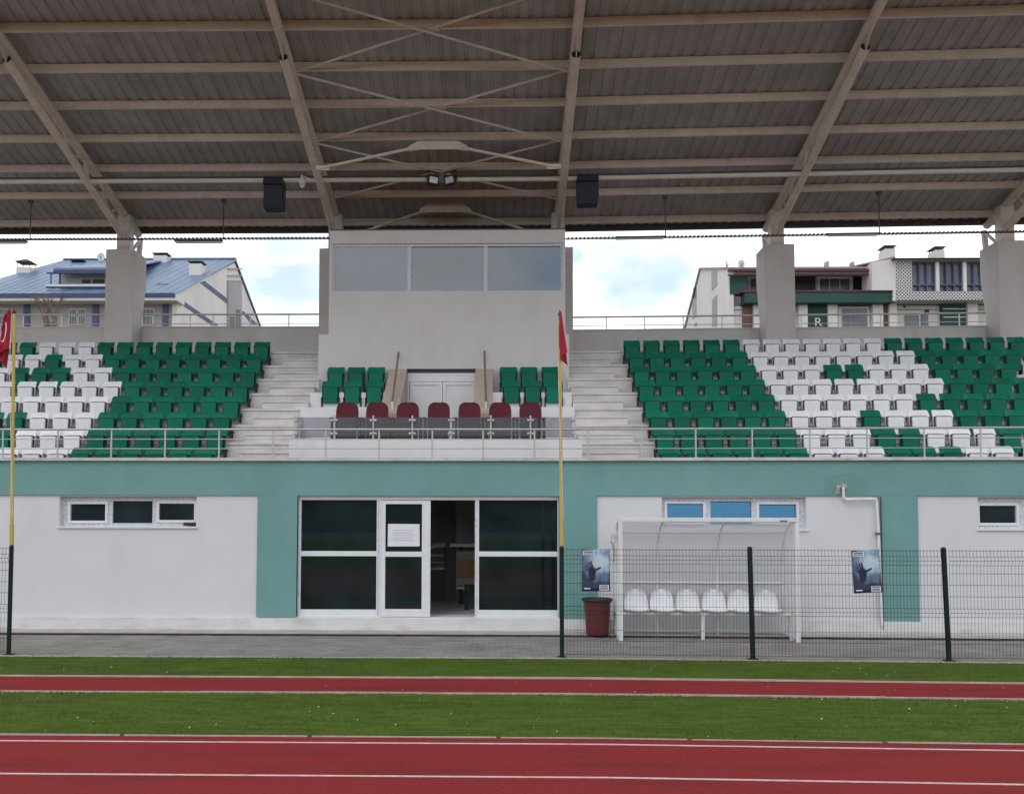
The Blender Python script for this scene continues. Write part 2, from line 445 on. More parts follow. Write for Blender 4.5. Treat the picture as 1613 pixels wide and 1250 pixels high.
def fade(m, amt):                # every seat has weathered a little differently
    t = m.node_tree; b_ = t.nodes['Principled BSDF']; src = b_.inputs['Base Color'].links[0].from_socket
    oi_ = t.nodes.new('ShaderNodeObjectInfo'); mr_ = t.nodes.new('ShaderNodeMapRange'); mr_.inputs['To Min'].default_value = 1 - amt; mr_.inputs['To Max'].default_value = 1 + amt
    hs = t.nodes.new('ShaderNodeHueSaturation')
    t.links.new(oi_.outputs['Random'], mr_.inputs[0]); t.links.new(mr_.outputs[0], hs.inputs['Value']); t.links.new(src, hs.inputs['Color']); t.links.new(hs.outputs[0], b_.inputs['Base Color'])
fade(MT['green'], .16); fade(MT['white_seat'], .05)
MT['teal_patch'] = mat('repainted_teal', (.150, .315, .305), .85, .04, .9, .12, 60)
def paver_mat():
    m = mat('interlocking_pavers', (.32, .30, .285), .92, .12, 1.2, 0, dirt=((.085, .07, .062), 1.0, 3.6, (.45, 1.8, 1)))
    t = m.node_tree; L = t.links.new; b = t.nodes['Principled BSDF']
    tcn = t.nodes.new('ShaderNodeTexCoord')
    br = t.nodes.new('ShaderNodeTexBrick'); br.inputs['Scale'].default_value = 1.0
    br.inputs['Brick Width'].default_value = .22; br.inputs['Row Height'].default_value = .11; br.inputs['Mortar Size'].default_value = .009
    br.inputs['Color1'].default_value = (.90, .90, .90, 1); br.inputs['Color2'].default_value = (1.05, 1.02, 1.0, 1); br.inputs['Mortar'].default_value = (.68, .66, .63, 1)
    L(tcn.outputs['Object'], br.inputs['Vector'])
    src = b.inputs['Base Color'].links[0].from_socket
    mm = t.nodes.new('ShaderNodeMix'); mm.data_type = 'RGBA'; mm.blend_type = 'MULTIPLY'; mm.inputs['Factor'].default_value = 1
    L(src, mm.inputs['A']); L(br.outputs['Color'], mm.inputs['B']); L(mm.outputs['Result'], b.inputs['Base Color'])
    bp = t.nodes.new('ShaderNodeBump'); bp.inputs['Strength'].default_value = .6; bp.inputs['Distance'].default_value = .01; bp.invert = True
    L(br.outputs['Fac'], bp.inputs['Height']); L(bp.outputs[0], b.inputs['Normal'])
    return m
MT['paver'] = paver_mat()
# far buildings
MT['b_white'] = mat('house_white', (.72, .70, .67), .9, .04, .4, dirt=((.42, .38, .34), .35, .5, (1, 1, .4)))
MT['b_grey'] = mat('house_grey', (.40, .375, .37), .9, .06, .5, dirt=((.25, .22, .2), .4, .6, (1, 1, .4)))
MT['b_blue'] = mat('house_blue', (.105, .115, .21), .8, .08, .6)
MT['b_roof'] = mat('blue_metal_roof', (.125, .20, .315), .42, .10, .5, stretch=(3, .5, 1), dirt=((.30, .38, .5), .6, .4, (4, .5, 1)))
MT['b_gutter'] = mat('blue_gutter', (.03, .055, .15), .5, .08, 1)
MT['b_green'] = mat('house_green', (.018, .07, .062), .7, .08, .7)
MT['b_maroon'] = mat('maroon_tiles', (.115, .035, .05), .7, .15, 3)
MT['b_pink'] = mat('pale_awning', (.34, .27, .28), .8, .08, 1)
MT['b_brown'] = mat('brown_boards', (.15, .085, .06), .7, .1, 1.5)
MT['b_dark'] = mat('dark_opening', (.022, .022, .03), .5, .15, 1)
MT['b_glass'] = mat('far_window_glass', (.13, .14, .155), .15, .25, .8)
MT['b_cap'] = mat('chimney_cap', (.05, .05, .055), .5, .1, 2)
MT['bark'] = mat('bare_bark', (.20, .15, .12), .9, .2, 6)
MT['hill'] = mat('far_forest', (.028, .040, .022), .95, .3, .06)
def lattice_mat():
    m = mat('lattice_panel', (.6, .6, .6), .8, .02, 2)
    t = m.node_tree; b = t.nodes['Principled BSDF']; L = t.links.new
    tcn = t.nodes.new('ShaderNodeTexCoord'); mp_ = t.nodes.new('ShaderNodeMapping')
    mp_.inputs['Rotation'].default_value = (0, math.radians(45), 0); mp_.inputs['Location'].default_value = (0, .003, 0)
    L(tcn.outputs['Object'], mp_.inputs[0])
    sx = t.nodes.new('ShaderNodeSeparateXYZ'); L(mp_.outputs[0], sx.inputs[0])
    outs = []
    for ax in ('X', 'Z'):
        f = t.nodes.new('ShaderNodeMath'); f.operation = 'MULTIPLY'; f.inputs[1].default_value = 1 / .135; L(sx.outputs[ax], f.inputs[0])
        g = t.nodes.new('ShaderNodeMath'); g.operation = 'FRACT'; L(f.outputs[0], g.inputs[0])
        h = t.nodes.new('ShaderNodeMath'); h.operation = 'GREATER_THAN'; h.inputs[1].default_value = .40; L(g.outputs[0], h.inputs[0])
        outs.append(h)
    k = t.nodes.new('ShaderNodeMath'); k.operation = 'MULTIPLY'; L(outs[0].outputs[0], k.inputs[0]); L(outs[1].outputs[0], k.inputs[1])
    mm = t.nodes.new('ShaderNodeMix'); mm.data_type = 'RGBA'
    mm.inputs['A'].default_value = (.62, .62, .62, 1); mm.inputs['B'].default_value = (.05, .05, .055, 1)
    L(k.outputs[0], mm.inputs['Factor']); L(mm.outputs['Result'], b.inputs['Base Color'])
    return m
MT['lattice'] = lattice_mat()
def poster_mat():
    m = mat('poster_print', (.03, .035, .09), .5, .25, 4)
    t = m.node_tree; b = t.nodes['Principled BSDF']; L = t.links.new
    tcn = t.nodes.new('ShaderNodeTexCoord'); mp_ = t.nodes.new('ShaderNodeMapping')
    mp_.inputs['Location'].default_value = (-.06, 0, -.49); mp_.inputs['Scale'].default_value = (1, 0, 1)
    L(tcn.outputs['Object'], mp_.inputs[0])
    n = t.nodes.new('ShaderNodeTexNoise'); n.inputs['Scale'].default_value = 9; n.inputs['Detail'].default_value = 5
    L(tcn.outputs['Object'], n.inputs['Vector'])
    gl = t.nodes.new('ShaderNodeVectorMath'); gl.operation = 'LENGTH'; L(mp_.outputs[0], gl.inputs[0])
    ad = t.nodes.new('ShaderNodeMath'); ad.operation = 'MULTIPLY_ADD'; ad.inputs[1].default_value = .38; L(n.outputs['Fac'], ad.inputs[0]); L(gl.outputs['Value'], ad.inputs[2])
    r = t.nodes.new('ShaderNodeValToRGB'); e = r.color_ramp.elements
    e[0].position = .29; e[0].color = (.50, .62, .72, 1); e[1].position = .54; e[1].color = (.03, .035, .085, 1)
    x = e.new(.41); x.color = (.16, .27, .40, 1)
    L(ad.outputs[0], r.inputs[0]); L(r.outputs[0], b.inputs['Base Color'])
    return m
MT['poster'] = poster_mat()
MT['poster_dark'] = mat('poster_dark_print', (.012, .014, .04), .5, .1, 4)  # dark ink of the printed hand and lettering
# ---------------------------------------------------------------- ground
FY = 18.55                       # facade plane
def sheet(name, x0, x1, y0, y1, z, m, kind='structure', bend=True, nx=1):
    mb = MB(bend)
    xs = sorted({x0, x1} | ({XB} if bend and x0 < XB < x1 else set()))
    for a, b in zip(xs, xs[1:]):
        mb.add([(a, y0, z), (b, y0, z), (b, y1, z), (a, y1, z)], [(0, 1, 2, 3)])
    o = mb.build(name, m); o['kind'] = kind
    return o
def gy(py, px=640, z=0): return G(px, py, z).y
Y_L1, Y_L2 = gy(1219.5 + 2.5), gy(1169.8)
Y_T = gy(1160.5)                 # far edge of the near track
Y_R1, Y_R2 = gy(1092.3), gy(1067.3)
Y_GR = gy(1036)                  # turf / paver edge
Y_K = gy(1001.5)                 # kerb of the apron
sheet('ground', -900, 900, -900, 900, -.03, MT['earth'], bend=False)
sheet('running_track', -60, 60, -6.0, Y_T, 0, MT['track'])
sheet('verge', -60, 60, Y_T, Y_R1 - .03, .002, MT['turf'])
sheet('runway', -60, 60, Y_R1 - .03, Y_R2 + .03, .0, MT['track'])
sheet('verge', -60, 60, Y_R2 + .03, Y_GR, .002, MT['turf'])
sheet('paving', -60, 60, Y_GR + .05, Y_K, .0, MT['paver'])
sheet('infield', -60, 60, -90, -6.0, .0, MT['turf'])
for k in range(-6, 2):           # lane lines, one lane apart
    y = Y_L1 - 1.22 * -k if k < 0 else (Y_L1 if k == 0 else Y_L2)
    if y < -5.5: continue
    mb = MB(); mb.box(-60, 60, y - .018, y + .018, .0, .004); o = mb.build('lane_line', MT['line']); o['kind'] = 'structure'
mb = MB()
x = -40.0
while x < 40:                    # precast edging pieces, joints open a little
    L_ = 2.0
    mb.box(x, x + L_ - .05, Y_T - .014, Y_T + .014, -.02, .010 + RND.uniform(-.004, .004)); x += L_
o = mb.build('track_edging', MT['kerbline']); o['kind'] = 'structure'
for y, hh in ((Y_R1, .02), (Y_R2, .02)):
    mb = MB(); x = -40.0
    while x < 40:
        mb.box(x, x + 3.0, y - .026, y + .026, -.02, hh + RND.uniform(-.004, .004)); x += 3.0
    o = mb.build('runway_edging', MT['kerbline']); o['kind'] = 'structure'
mb = MB(); x = -40.0
while x < 40:
    mb.box(x, x + 1.0, Y_GR - .02, Y_GR + .06, -.02, .012 + RND.uniform(-.004, .004)); x += 1.0
o = mb.build('paving_edging', MT['apron']); o['kind'] = 'structure'
mb = MB(); mb.box(-40, 40, Y_K - .02, Y_K + .03, -.02, .035); o = mb.build('gutter_strip', MT['darkkerb']); o['kind'] = 'structure'
mb = MB(); mb.box(-40, 40, Y_K + .03, FY + .3, -.02, .05); o = mb.build('apron', MT['apron']); o['kind'] = 'structure'

# turf blades, ragged along the edges
def blades(y0, y1, n, x0=-14, x1=13):
    mb = MB()
    for _ in range(n):
        x = RND.uniform(x0, x1); t = RND.random()
        y = y0 + (y1 - y0) * t
        if RND.random() < .12: y = RND.choice((y0 + RND.uniform(-.03, .02), y1 + RND.uniform(-.02, .03)))
        h = RND.uniform(.012, .032); a = RND.uniform(0, math.pi); wd = .006
        dx, dy = math.cos(a) * wd, math.sin(a) * wd
        lx, ly = RND.uniform(-.015, .015), RND.uniform(-.015, .015)
        mb.add([(x - dx, y - dy, 0), (x + dx, y + dy, 0), (x + lx, y + ly, h)], [(0, 1, 2)])
    o = mb.build('grass', MT['blade'], recalc=False)
    o['kind'] = 'stuff'
blades(Y_T + .03, Y_R1 - .04, 45000)
blades(Y_R2 + .04, Y_GR - .01, 30000)
mb = MB()
for _ in range(150):             # scraps of paper and petals blown over the ground
    x = RND.uniform(-9, 8.5); y = RND.choice((RND.uniform(10, Y_GR), RND.uniform(Y_T, Y_GR), RND.uniform(Y_T, Y_R1)))
    s_ = RND.choice((.006, .007, .009, .012)); a = RND.uniform(0, 6.28)
    c = [(x + s_ * math.cos(a + k * 1.57) * RND.uniform(.6, 1.4), y + s_ * math.sin(a + k * 1.57) * RND.uniform(.6, 1.4), .012 + RND.uniform(.0, .015)) for k in range(4)]
    mb.add(c, [(0, 1, 2, 3)])
o = mb.build('litter', MT['paper'], recalc=False); o['kind'] = 'stuff'
# low wooded hills far across the field, behind the camera (the glass doors mirror them)
def hill(u, v):
    a = math.radians(180 + 360 * .5 * u)
    r = 190 + 60 * v
    h = (11 + 5 * math.sin(u * 17) + 3 * math.sin(u * 41 + 1) + 2 * math.sin(u * 97)) * min(1, v * 3)
    return Vector((math.cos(a) * r, math.sin(a) * r, h - .2))
mb = MB(False); mb.grid(hill, 120, 4); o = mb.build('hills', MT['hill'], recalc=False); o['kind'] = 'structure'

# ---------------------------------------------------------------- grandstand
XL, XR = -19.0, 18.0
stand = thing('grandstand', 'teal and white grandstand with stepped concrete terraces under a cream steel roof', 'grandstand', (0, FY, 0))
X = lambda px, Y=FY, py=800: P(px, py, Y).x
Z = lambda py, Y=FY, px=640: P(px, py, Y).z
z_top = Z(722); z_band = Z(780); z_pl = .05
# openings in the ground-floor wall: (x0,x1,z0,z1)
dx0, dx1 = X(468), X(880.5); dz0 = Z(972)
W1 = (X(92), X(308.5), Z(832.5), z_band - .03)
W2 = (X(1043), X(1271), Z(836, FY, 1150), z_band - .03)
W3 = (X(1542), X(1780), Z(835.5, FY, 1560), z_band - .03)
W0 = (X(-330), X(-110), Z(832.5), z_band - .03)
holes = [(dx0, dx1, dz0, z_band - .02), W1, W2, W3, W0]
def wall_holes(mb, x0, x1, z0, z1, y0, y1, hs):
    xs = sorted({x0, x1} | {min(max(h[i], x0), x1) for h in hs for i in (0, 1)})
    zs = sorted({z0, z1} | {min(max(h[i], z0), z1) for h in hs for i in (2, 3)})
    for a, b in zip(xs, xs[1:]):
        run = None
        for c, d in zip(zs, zs[1:]):
            if b - a < 1e-5 or d - c < 1e-5: continue
            mx_, mz_ = (a + b) / 2, (c + d) / 2
            if any(h[0] < mx_ < h[1] and h[2] < mz_ < h[3] for h in hs):
                if run: mb.box(a, b, y0, y1, *run); run = None
            else:
                run = (run[0], d) if run else (c, d)
        if run: mb.box(a, b, y0, y1, *run)
mb = MB(); wall_holes(mb, XL, XR, 0, z_band, FY + .04, FY + .3, holes)
facade = mb.build('facade_wall', MT['white_wall'], stand)
mb = MB(); mb.box(XL, XR, FY, FY + .298, z_band, z_top - .05)
for a, b in ((405.5, 468), (880.5, 940.5)):
    mb.box(X(a), X(b), FY + .003, FY + .2, dz0 + .002, z_band)
mb.box(X(1384), X(1446), FY + .003, FY + .2, .26, z_band)
mb.box(X(-470), X(-400), FY + .003, FY + .2, .26, z_band)
mb.build('teal_band', MT['teal'], stand)
mb = MB(); pa, pb = X(1297), X(1369); mb.prism([(pa, FY - .003, z_band + .03), (pb - .02, FY - .003, z_band + .02), (pb, FY - .003, z_band + .40), (pb - .3, FY - .003, z_band + .47), (pa + .05, FY - .003, z_band + .42)], (0, .004, 0)); mb.build('repainted_patch', MT['teal_patch'], stand)
mb = MB(); wall_holes(mb, XL, XR, 0, Z(973.5), FY - .03, FY + .038, [(dx0, dx1, dz0 - .001, 5)])
mb.box(dx0, dx1, FY + .0385, FY + .6, 0, dz0 - .012)
mb.build('plinth', MT['plinth'], stand)
mb = MB(); mb.box(XL, XR, FY - .07, FY + .32, z_top - .05, z_top + .012); mb.build('slab_edge', MT['lip'], stand)
# tiers
ROWP = .555; TREAD = (24.7 - 19.65) / 7
ROWY = [24.7 - TREAD * i for i in range(8)]                 # row 0 is the topmost
ZT = lambda i: 7.384 + (3.954 - 7.384) * i / 7               # top of the backrests
SEATH = .80
ROWZ = [ZT(i) - SEATH for i in range(8)]
RIS = [y + .17 for y in ROWY]
WALKZ = 7.10; BW = 26.2
prof = [(FY + .32, ROWZ[7] - .3), (FY + .32, ROWZ[7])]
for i in range(7, -1, -1):
    prof += [(RIS[i], ROWZ[i]), (RIS[i], ROWZ[i - 1] if i else WALKZ)]
prof += [(BW, WALKZ), (BW, ROWZ[7] - .3)]
vx0, vx1 = X(501.5, 23.5, 560), X(896.5, 23.5, 560)
px0, px1 = X(455, 19.3, 705), X(917, 19.3, 705)
mb = MB()
mb.prism_x(prof, XL, vx0 + .05); mb.prism_x(prof, vx1 - .05, XB) if vx1 < XB else None
mb.prism_x(prof, max(vx1 - .05, XB), XR)
mb.build('terrace', MT['conc'], stand)
mb = MB()
for i in range(8):
    zt_ = ROWZ[i - 1] if i else WALKZ
    mb.box(XL, vx0 + .04, RIS[i] - .028, RIS[i] - .001, zt_ - .05, zt_ + .003); mb.box(vx1 - .04, XR, RIS[i] - .028, RIS[i] - .001, zt_ - .05, zt_ + .003)
mb.build('nosing', MT['step'], stand)
# aisle half steps
AL = [425, 414, 404.5, 393.5, 380, 366.5, 357, 341]            # left block edge in the photo, row by row
AR = [982.5, 989, 996, 1003.5, 1012, 1021, 1030, 1038]
for side in (0, 1):
    mb = MB()
    for i in range(8):
        e = X((AL, AR)[side][i], ROWY[i], 600)
        if side == 0: a, b = e + .38, (vx0 - .01 if i < 6 else px0 - .01)
        else: a, b = (vx1 + .01 if i < 6 else px1 + .01), e - .38
        if i == 6 and side == 0: b = px0 - .01
        mb.box(a, b, RIS[i] - .36, RIS[i] - .001, ROWZ[i] - .02, ROWZ[i] + .205); mb.box(a - .0, b, RIS[i] - .385, RIS[i] - .001, ROWZ[i] + .2055, ROWZ[i] + .245)
    mb.build('aisle_steps', MT['step'], stand)
# back wall
bz = Z(513.5, BW)
bzr = P(1250, 515.5, BW).z
for a, b, z in ((XL, 0, bz), (0, XR, bzr)):
    mb = MB(); mb.box(a, b, BW, BW + .2, 0, z - .04); mb.box(a, b, BW - .02, BW + .22, z - .04, z); mb.build('back_wall', MT['column'], stand)
# VIP platform, blocks and cheeks
mb = MB()
pz = Z(692, 19.3)
mb.box(px0, px1, 19.3, 23.6, ROWZ[7] - .2, pz)
mb.build('platform', MT['vip'], stand)
chl = X(641, 23.5, 620); chr_ = X(749, 23.5, 620)
bx0 = X(473, 21.7, 670); bx1 = X(905, 21.7, 660)
for a, b in ((bx0, chl - .46), (chr_ + .46, bx1)):
    mb = MB(); mb.box(a, b, 21.7, 23.6, pz, ROWZ[3])
    mb.box(max(a, vx0), min(b, vx1), 22.55, 23.6, ROWZ[3], ROWZ[2])
    mb.build('seat_plinth', MT['vip'], stand)
for a, b in ((chl - .46, chl), (chr_, chr_ + .46)):
    mb = MB(); mb.prism_x([(21.55, pz), (21.55, 4.95), (21.75, 5.12), (23.55, Z(579, 23.5)), (23.6, Z(579, 23.5)), (23.6, pz)], a, b)
    mb.build('stair_cheek', MT['beige'], stand)
mb = MB()
for k in range(3):
    mb.box(chl, chr_, 22.4 + .35 * k, 23.8, pz + .15 * k, pz + .15 * (k + 1))
mb.build('door_steps', MT['conc'], stand)
# press box
bzt = Z(363, 23.5); byw = 23.5
ux0, ux1 = X(518.5, byw, 440), X(890.5, byw, 440)
zs_ = Z(526.5, byw)
wx0, wx1, wz0, wz1 = X(524, byw, 420), X(886.5, byw, 420), Z(460, byw), Z(383.5, byw)
d2x0, d2x1, d2z1 = X(641, byw, 620), X(752, byw, 620), Z(580.5, byw)
mb = MB()
wall_holes(mb, ux0, ux1, zs_, bzt, byw, byw + .25, [(wx0, wx1, wz0, wz1)])
wall_holes(mb, vx0, vx1, pz, zs_ - .001, byw, byw + .25, [(d2x0, d2x1, pz - 1, d2z1)])
mb.box(ux0, ux0 + .2, byw + .25, BW + .3, WALKZ - 3, bzt); mb.box(ux1 - .2, ux1, byw + .25, BW + .3, WALKZ - 3, bzt)
mb.box(vx0, ux0 - .002, byw + .25, 24.9, pz, zs_ - .001); mb.box(ux1 + .002, vx1, byw + .25, 24.9, pz, zs_ - .001)
mb.box(ux0 + .2, ux1 - .2, BW + .1, BW + .3, WALKZ - 3, bzt)
box_wall = mb.build('press_box_wall', MT['grey_wall'], stand)
mb = MB(); mb.box(ux0 + .02, ux1 - .02, byw + .03, BW + .3, bzt, bzt + .05); mb.build('press_box_roof', MT['darkgrey'], stand)
mb = MB()
mb.box(ux0 + .21, ux1 - .21, byw + .3, BW, wz0 - .6, wz0 - .5); mb.box(ux0 + .21, ux1 - .21, BW - .2, BW, wz0 - .5, wz1 + .4)
mb.build('press_box_room', MT['grey_wall'], stand)
win = MB(); t_ = .05
win.box(wx0, wx1, byw + .05, byw + .12, wz1 - .07, wz1); win.box(wx0, wx1, byw + .05, byw + .12, wz0, wz0 + .04)
mul_ = [wx0, X(644.5, byw, 420), X(765, byw, 420), wx1]
for k, xx in enumerate(mul_):
    a = xx if k == 0 else (xx - t_ if k == 3 else xx - .05)
    win.box(a, a + (t_ if k in (0, 3) else .10), byw + .05, byw + .12, wz0 + .04, wz1 - .07)
pw = win.build('press_box_window', MT['tape'], stand)
for k in range(3):
    g = MB(); a = mul_[k] + .05; b = mul_[k + 1] - .05; tl = (-.01, .012, .02)[k]
    g.prism([(a, byw + .08, wz0 + .04), (b, byw + .08, wz0 + .04), (b, byw + .08 + tl, wz1 - .07), (a, byw + .08 + tl, wz1 - .07)], (0, .008, 0))
    g.build('pane', MT['box_glass'], pw)
# door in the press box wall
mb = MB(); dzt = d2z1 - .10
mb.box(d2x0, d2x1, byw + .14, byw + .2, d2z1 - .10, d2z1, 1)  # dark strip painted in for the shade under the lintel
mb.box(d2x0, d2x0 + .05, byw + .12, byw + .2, pz + .44, dzt); mb.box(d2x1 - .05, d2x1, byw + .12, byw + .2, pz + .44, dzt)
z1_, z2_ = Z(590, byw), Z(599.5, byw)
mb.box(d2x0 + .05, d2x1 - .05, byw + .12, byw + .2, z1_, dzt); mb.box(d2x0 + .05, d2x1 - .05, byw + .13, byw + .2, z2_, z1_ - .002)
pdoor = mb.build('platform_door', [MT['pvc'], MT['darkgrey']], stand)
mid = (d2x0 + d2x1) / 2
for a, b in ((d2x0 + .06, mid - .005), (mid + .005, d2x1 - .06)):
    lf = MB(); z0_, z1b = pz + .45, z2_ - .01
    lf.box(a, b, byw + .15, byw + .19, z0_, z1b)
    lf.box(a, a + .09, byw + .12, byw + .15, z0_, z1b); lf.box(b - .09, b, byw + .12, byw + .15, z0_, z1b)
    lf.box(a + .09, b - .09, byw + .12, byw + .15, z1b - .09, z1b); lf.box(a + .09, b - .09, byw + .12, byw + .15, z0_, z0_ + .12)
    lf.build('door_leaf', MT['pvc'], pdoor, bevel=.008)
# columns
COLX = []
CT = P(540, 391, 25.5).z
for a, b in ((165.5, 209.5), (503, 546), (858.5, 902), (1203.5, 1255.5), (1568.5, 1625)):
    x0, x1 = X(a, 25.5, 450), X(b, 25.5, 450)
    COLX.append((x0 + x1) / 2)
    mb = MB(); mb.prism_x([(25.5, WALKZ), (25.5, CT), (26.45, CT), (26.45, 9.4), (26.19, 8.2), (26.19, WALKZ)], (x0 + x1) / 2 - .41, (x0 + x1) / 2 + .41)
    mb.build('column', MT['column'], stand, bevel=.015)
COLX = [2 * COLX[0] - COLX[1]] + COLX + [2 * COLX[4] - COLX[3]]
for k in (0, 6):
    mb = MB(); mb.prism_x([(25.5, WALKZ), (25.5, CT), (26.45, CT), (26.45, 9.4), (26.19, 8.2), (26.19, WALKZ)], COLX[k] - .41, COLX[k] + .41)
    mb.build('column', MT['column'], stand, bevel=.015)
# roof
ZA, ZE = P(807, 44.5, 19.05).z, P(807, 364, 26.75).z
zb = lambda y: ZA + (ZE - ZA) / (26.75 - 19.05) * (y - 19.05)                    # underside of the purlins
RF0, RF1 = 17.3, 26.85
mb = MB(); x = XL; pit = .29; vs = []; 
prof_x = ((0, 0), (.15, 0), (.17, .028), (.245, .028), (.265, 0))
xs_ = []
while x < XR:
    for dx_, dz_ in prof_x: xs_.append((x + dx_, dz_))
    x += pit
for (xa, da) in xs_:
    vs += [(xa, RF0, zb(RF0) + .2 + da), (xa, RF1, zb(RF1) + .2 + da)]
mb.add(vs, [(2 * i, 2 * i + 2, 2 * i + 3, 2 * i + 1) for i in range(len(xs_) - 1)])
o_ = len(mb.v)
mb.bend = True
for a, b in ((XL, XB), (XB, XR)):
    mb.prism([(a, RF0, zb(RF0) + .262), (b, RF0, zb(RF0) + .262), (b, RF1, zb(RF1) + .262), (a, RF1, zb(RF1) + .262)], (0, 0, .03))
roof = mb.build('roof', MT['sheet'], stand, recalc=False)
PUR = [26.4, 25.05, 23.85, 22.65, 21.45, 20.25, 19.05, 17.85]
for y in PUR:
    mb = MB(); z = zb(y)
    mb.box(XL, XR, y - .035, y - .025, z + .008, z + .195); mb.box(XL, XR, y - .035, y + .035, z, z + .008); mb.box(XL, XR, y - .0249, y + .035, z + .187, z + .195)
    mb.build('purlin', MT['steel'], roof)
mb = MB(); mb.box(XL, XR, RF1 - .03, RF1 + .03, zb(RF1) + .02, zb(RF1) + .24); mb.box(XL, XR, RF0 - .05, RF0, zb(RF0) - .25, zb(RF0) + .3); mb.build('roof_fascia', MT['darkgrey'], roof)
LC0, LC1 = 25.75, 19.4
ZL0, ZL1 = P(525, 372, LC0).z, P(435, 90, LC1).z
zl = lambda y: ZL0 + (LC0 - y) / (LC0 - LC1) * (ZL1 - ZL0)
for cx_ in COLX:
    mb = MB()
    uz = lambda y: zb(y) - .03
    mb.tube((cx_, 26.8, uz(26.8)), (cx_, RF0 + .1, uz(RF0 + .1)), .115, n=14)
    mb.tube((cx_, LC0, zl(LC0)), (cx_, LC1, zl(LC1)), .105, n=14, cap=False)
    mb.tube((cx_, LC1 + .25, zl(LC1 + .25)), (cx_, LC1 + .02, zl(LC1 + .02)), .098, n=14, mi=1)
    mb.prism_x([(LC1 - .55, uz(LC1 - .55) - .05), (LC1 - .02, zl(LC1) - .1), (LC1 + .3, zl(LC1 + .3)), (LC1 + .5, uz(LC1 + .5))], cx_ - .008, cx_ + .008)
    ys = [21.3, 22.0, 22.5, 23.1, 23.6, 24.2, 24.8, 25.3]
    for k in range(len(ys) - 1):
        a, b = ys[k], ys[k + 1]
        p, q = ((cx_, a, uz(a)), (cx_, b, zl(b))) if k % 2 else ((cx_, a, zl(a)), (cx_, b, uz(b)))
        mb.tube(p, q, .032, n=8)
    mb.box(cx_ - .19, cx_ + .19, 25.72, 26.02, CT - .01, uz(25.87))
    mb.box(cx_ - .3, cx_ + .3, 25.6, 26.2, CT + .001, CT + .03)
    mb.tube((cx_, 26.15, CT + .05), (cx_, 26.95, uz(26.95) - .08), .05, n=8)
    mb.tube((cx_, 26.95, uz(26.9) - .1), (cx_ + .0, 26.52, 8.0), .085, n=10)
    mb.build('truss', [MT['steel'], MT['black']], roof, smooth=True)
T2, T3 = COLX[2], COLX[3]
for ya, yb in ((20.25, 17.85), (22.65, 20.25), (25.05, 22.65)):
    mb = MB()
    mb.tube((T2 + .1, ya, zb(ya) - .02), (T3 - .1, yb, zb(yb) - .02), .028, n=8)
    mb.tube((T2 + .1, yb, zb(yb) - .075), (T3 - .1, ya, zb(ya) - .075), .028, n=8)
    yc = (ya + yb) / 2
    mb.box((T2 + T3) / 2 - .25, (T2 + T3) / 2 + .25, yc - .06, yc + .06, zb(yc) - .04, zb(yc) - .028)
    mb.build('cross_brace', MT['steel'], roof, smooth=True)
for yy, plt, endz, hf in ((22.3, (645, 735, 222.5, 238.5), Z(266, 22.3), .9), (25.6, (663, 741, 321, 337), 10.55, .9)):
    mb = MB(); a, b = X(plt[0], yy, 230), X(plt[1], yy, 230); c, d = Z(plt[3], yy), Z(plt[2], yy)
    mb.prism([(a, yy, c), (a + .25, yy, c + .05), (b - .25, yy, c + .05), (b, yy, c), (b + .02, yy, c + .14), (b - .22, yy, d), (a + .22, yy, d), (a - .02, yy, c + .14)], (0, .016, 0))
    for s_, e in ((a, T2 + .15), (b, T3 - .15)):
        mb.tube((s_ + (.12 if e < s_ else -.12), yy - .02, c + .08), (e, yy - .02, endz), .038, n=8)
        mb.box(min(e, e + math.copysign(.35, s_ - e)), max(e, e + math.copysign(.35, s_ - e)), yy - .01, yy, endz - .03, endz + .10)
    mb.build('portal_brace', MT['steel'], roof)

# ground floor windows
def strip_window(w_, panes, m_glass, tilt, flap=None):
    x0, x1, z0, z1 = w_
    fr = MB(); y0, y1 = FY + .16, FY + .23
    t = .10
    pn = []
    for (a, b, c, d) in panes:
        ax, bx = X(a), X(b); cz, dz = Z(d, FY, (a + b) / 2), Z(c, FY, (a + b) / 2); pn.append((ax, bx, cz, dz))
    wall_holes(fr, x0, x1, z0 + .04, z1, y0, y1, pn)
    wn = fr.build('window', MT['tape'], stand, bevel=.004)
    for k, (a, b, c, d) in enumerate(pn):
        if len(pn) == 3 and k != 1 or len(pn) == 1:
            sh = MB()
            for q in ((a - .055, a - .002, c - .055, d + .055), (b + .002, b + .055, c - .055, d + .055), (a - .002, b + .002, c - .055, c - .002), (a - .002, b + .002, d + .002, d + .055)):
                sh.box(q[0], q[1], y0 - .025, y0 + .01, q[2], q[3])
            sh.build('sash', MT['pvc'], wn, bevel=.004)
    sl = MB(); sl.box(x0 - .03, x1 + .03, FY + .0, y1, z0, z0 + .04); sl.build('sill', MT['pvc'], wn, bevel=.005)
    for (a, b, c, d) in pn:
        g = MB(); g.prism([(a, y0 + .03, c), (b, y0 + .03, c), (b, y0 + .03 + tilt * (d - c), d), (a, y0 + .03 + tilt * (d - c), d)], (0, .008, 0))
        g.build('pane', m_glass, wn)
    if flap:
        fb = MB(); fb.box(*flap); fb.build('handle', MT['black'], wn, bevel=.01)
strip_window(W1, [(106, 161, 793.5, 819.5), (172.5, 235.5, 788.5, 823.5), (246.5, 302, 792.5, 818.5)], MT['win_dark'], 0, (X(288), X(306), FY + .04, FY + .12, Z(828), Z(823)))
strip_window(W2, [(1053, 1110, 793, 822), (1122, 1187, 789, 826), (1199, 1258, 794, 822)], MT['win_blue'], .085)
strip_window(W3, [(1549, 1607, 796, 823), (1622, 1690, 790, 827), (1705, 1765, 796, 823)], MT['win_dark'], 0)
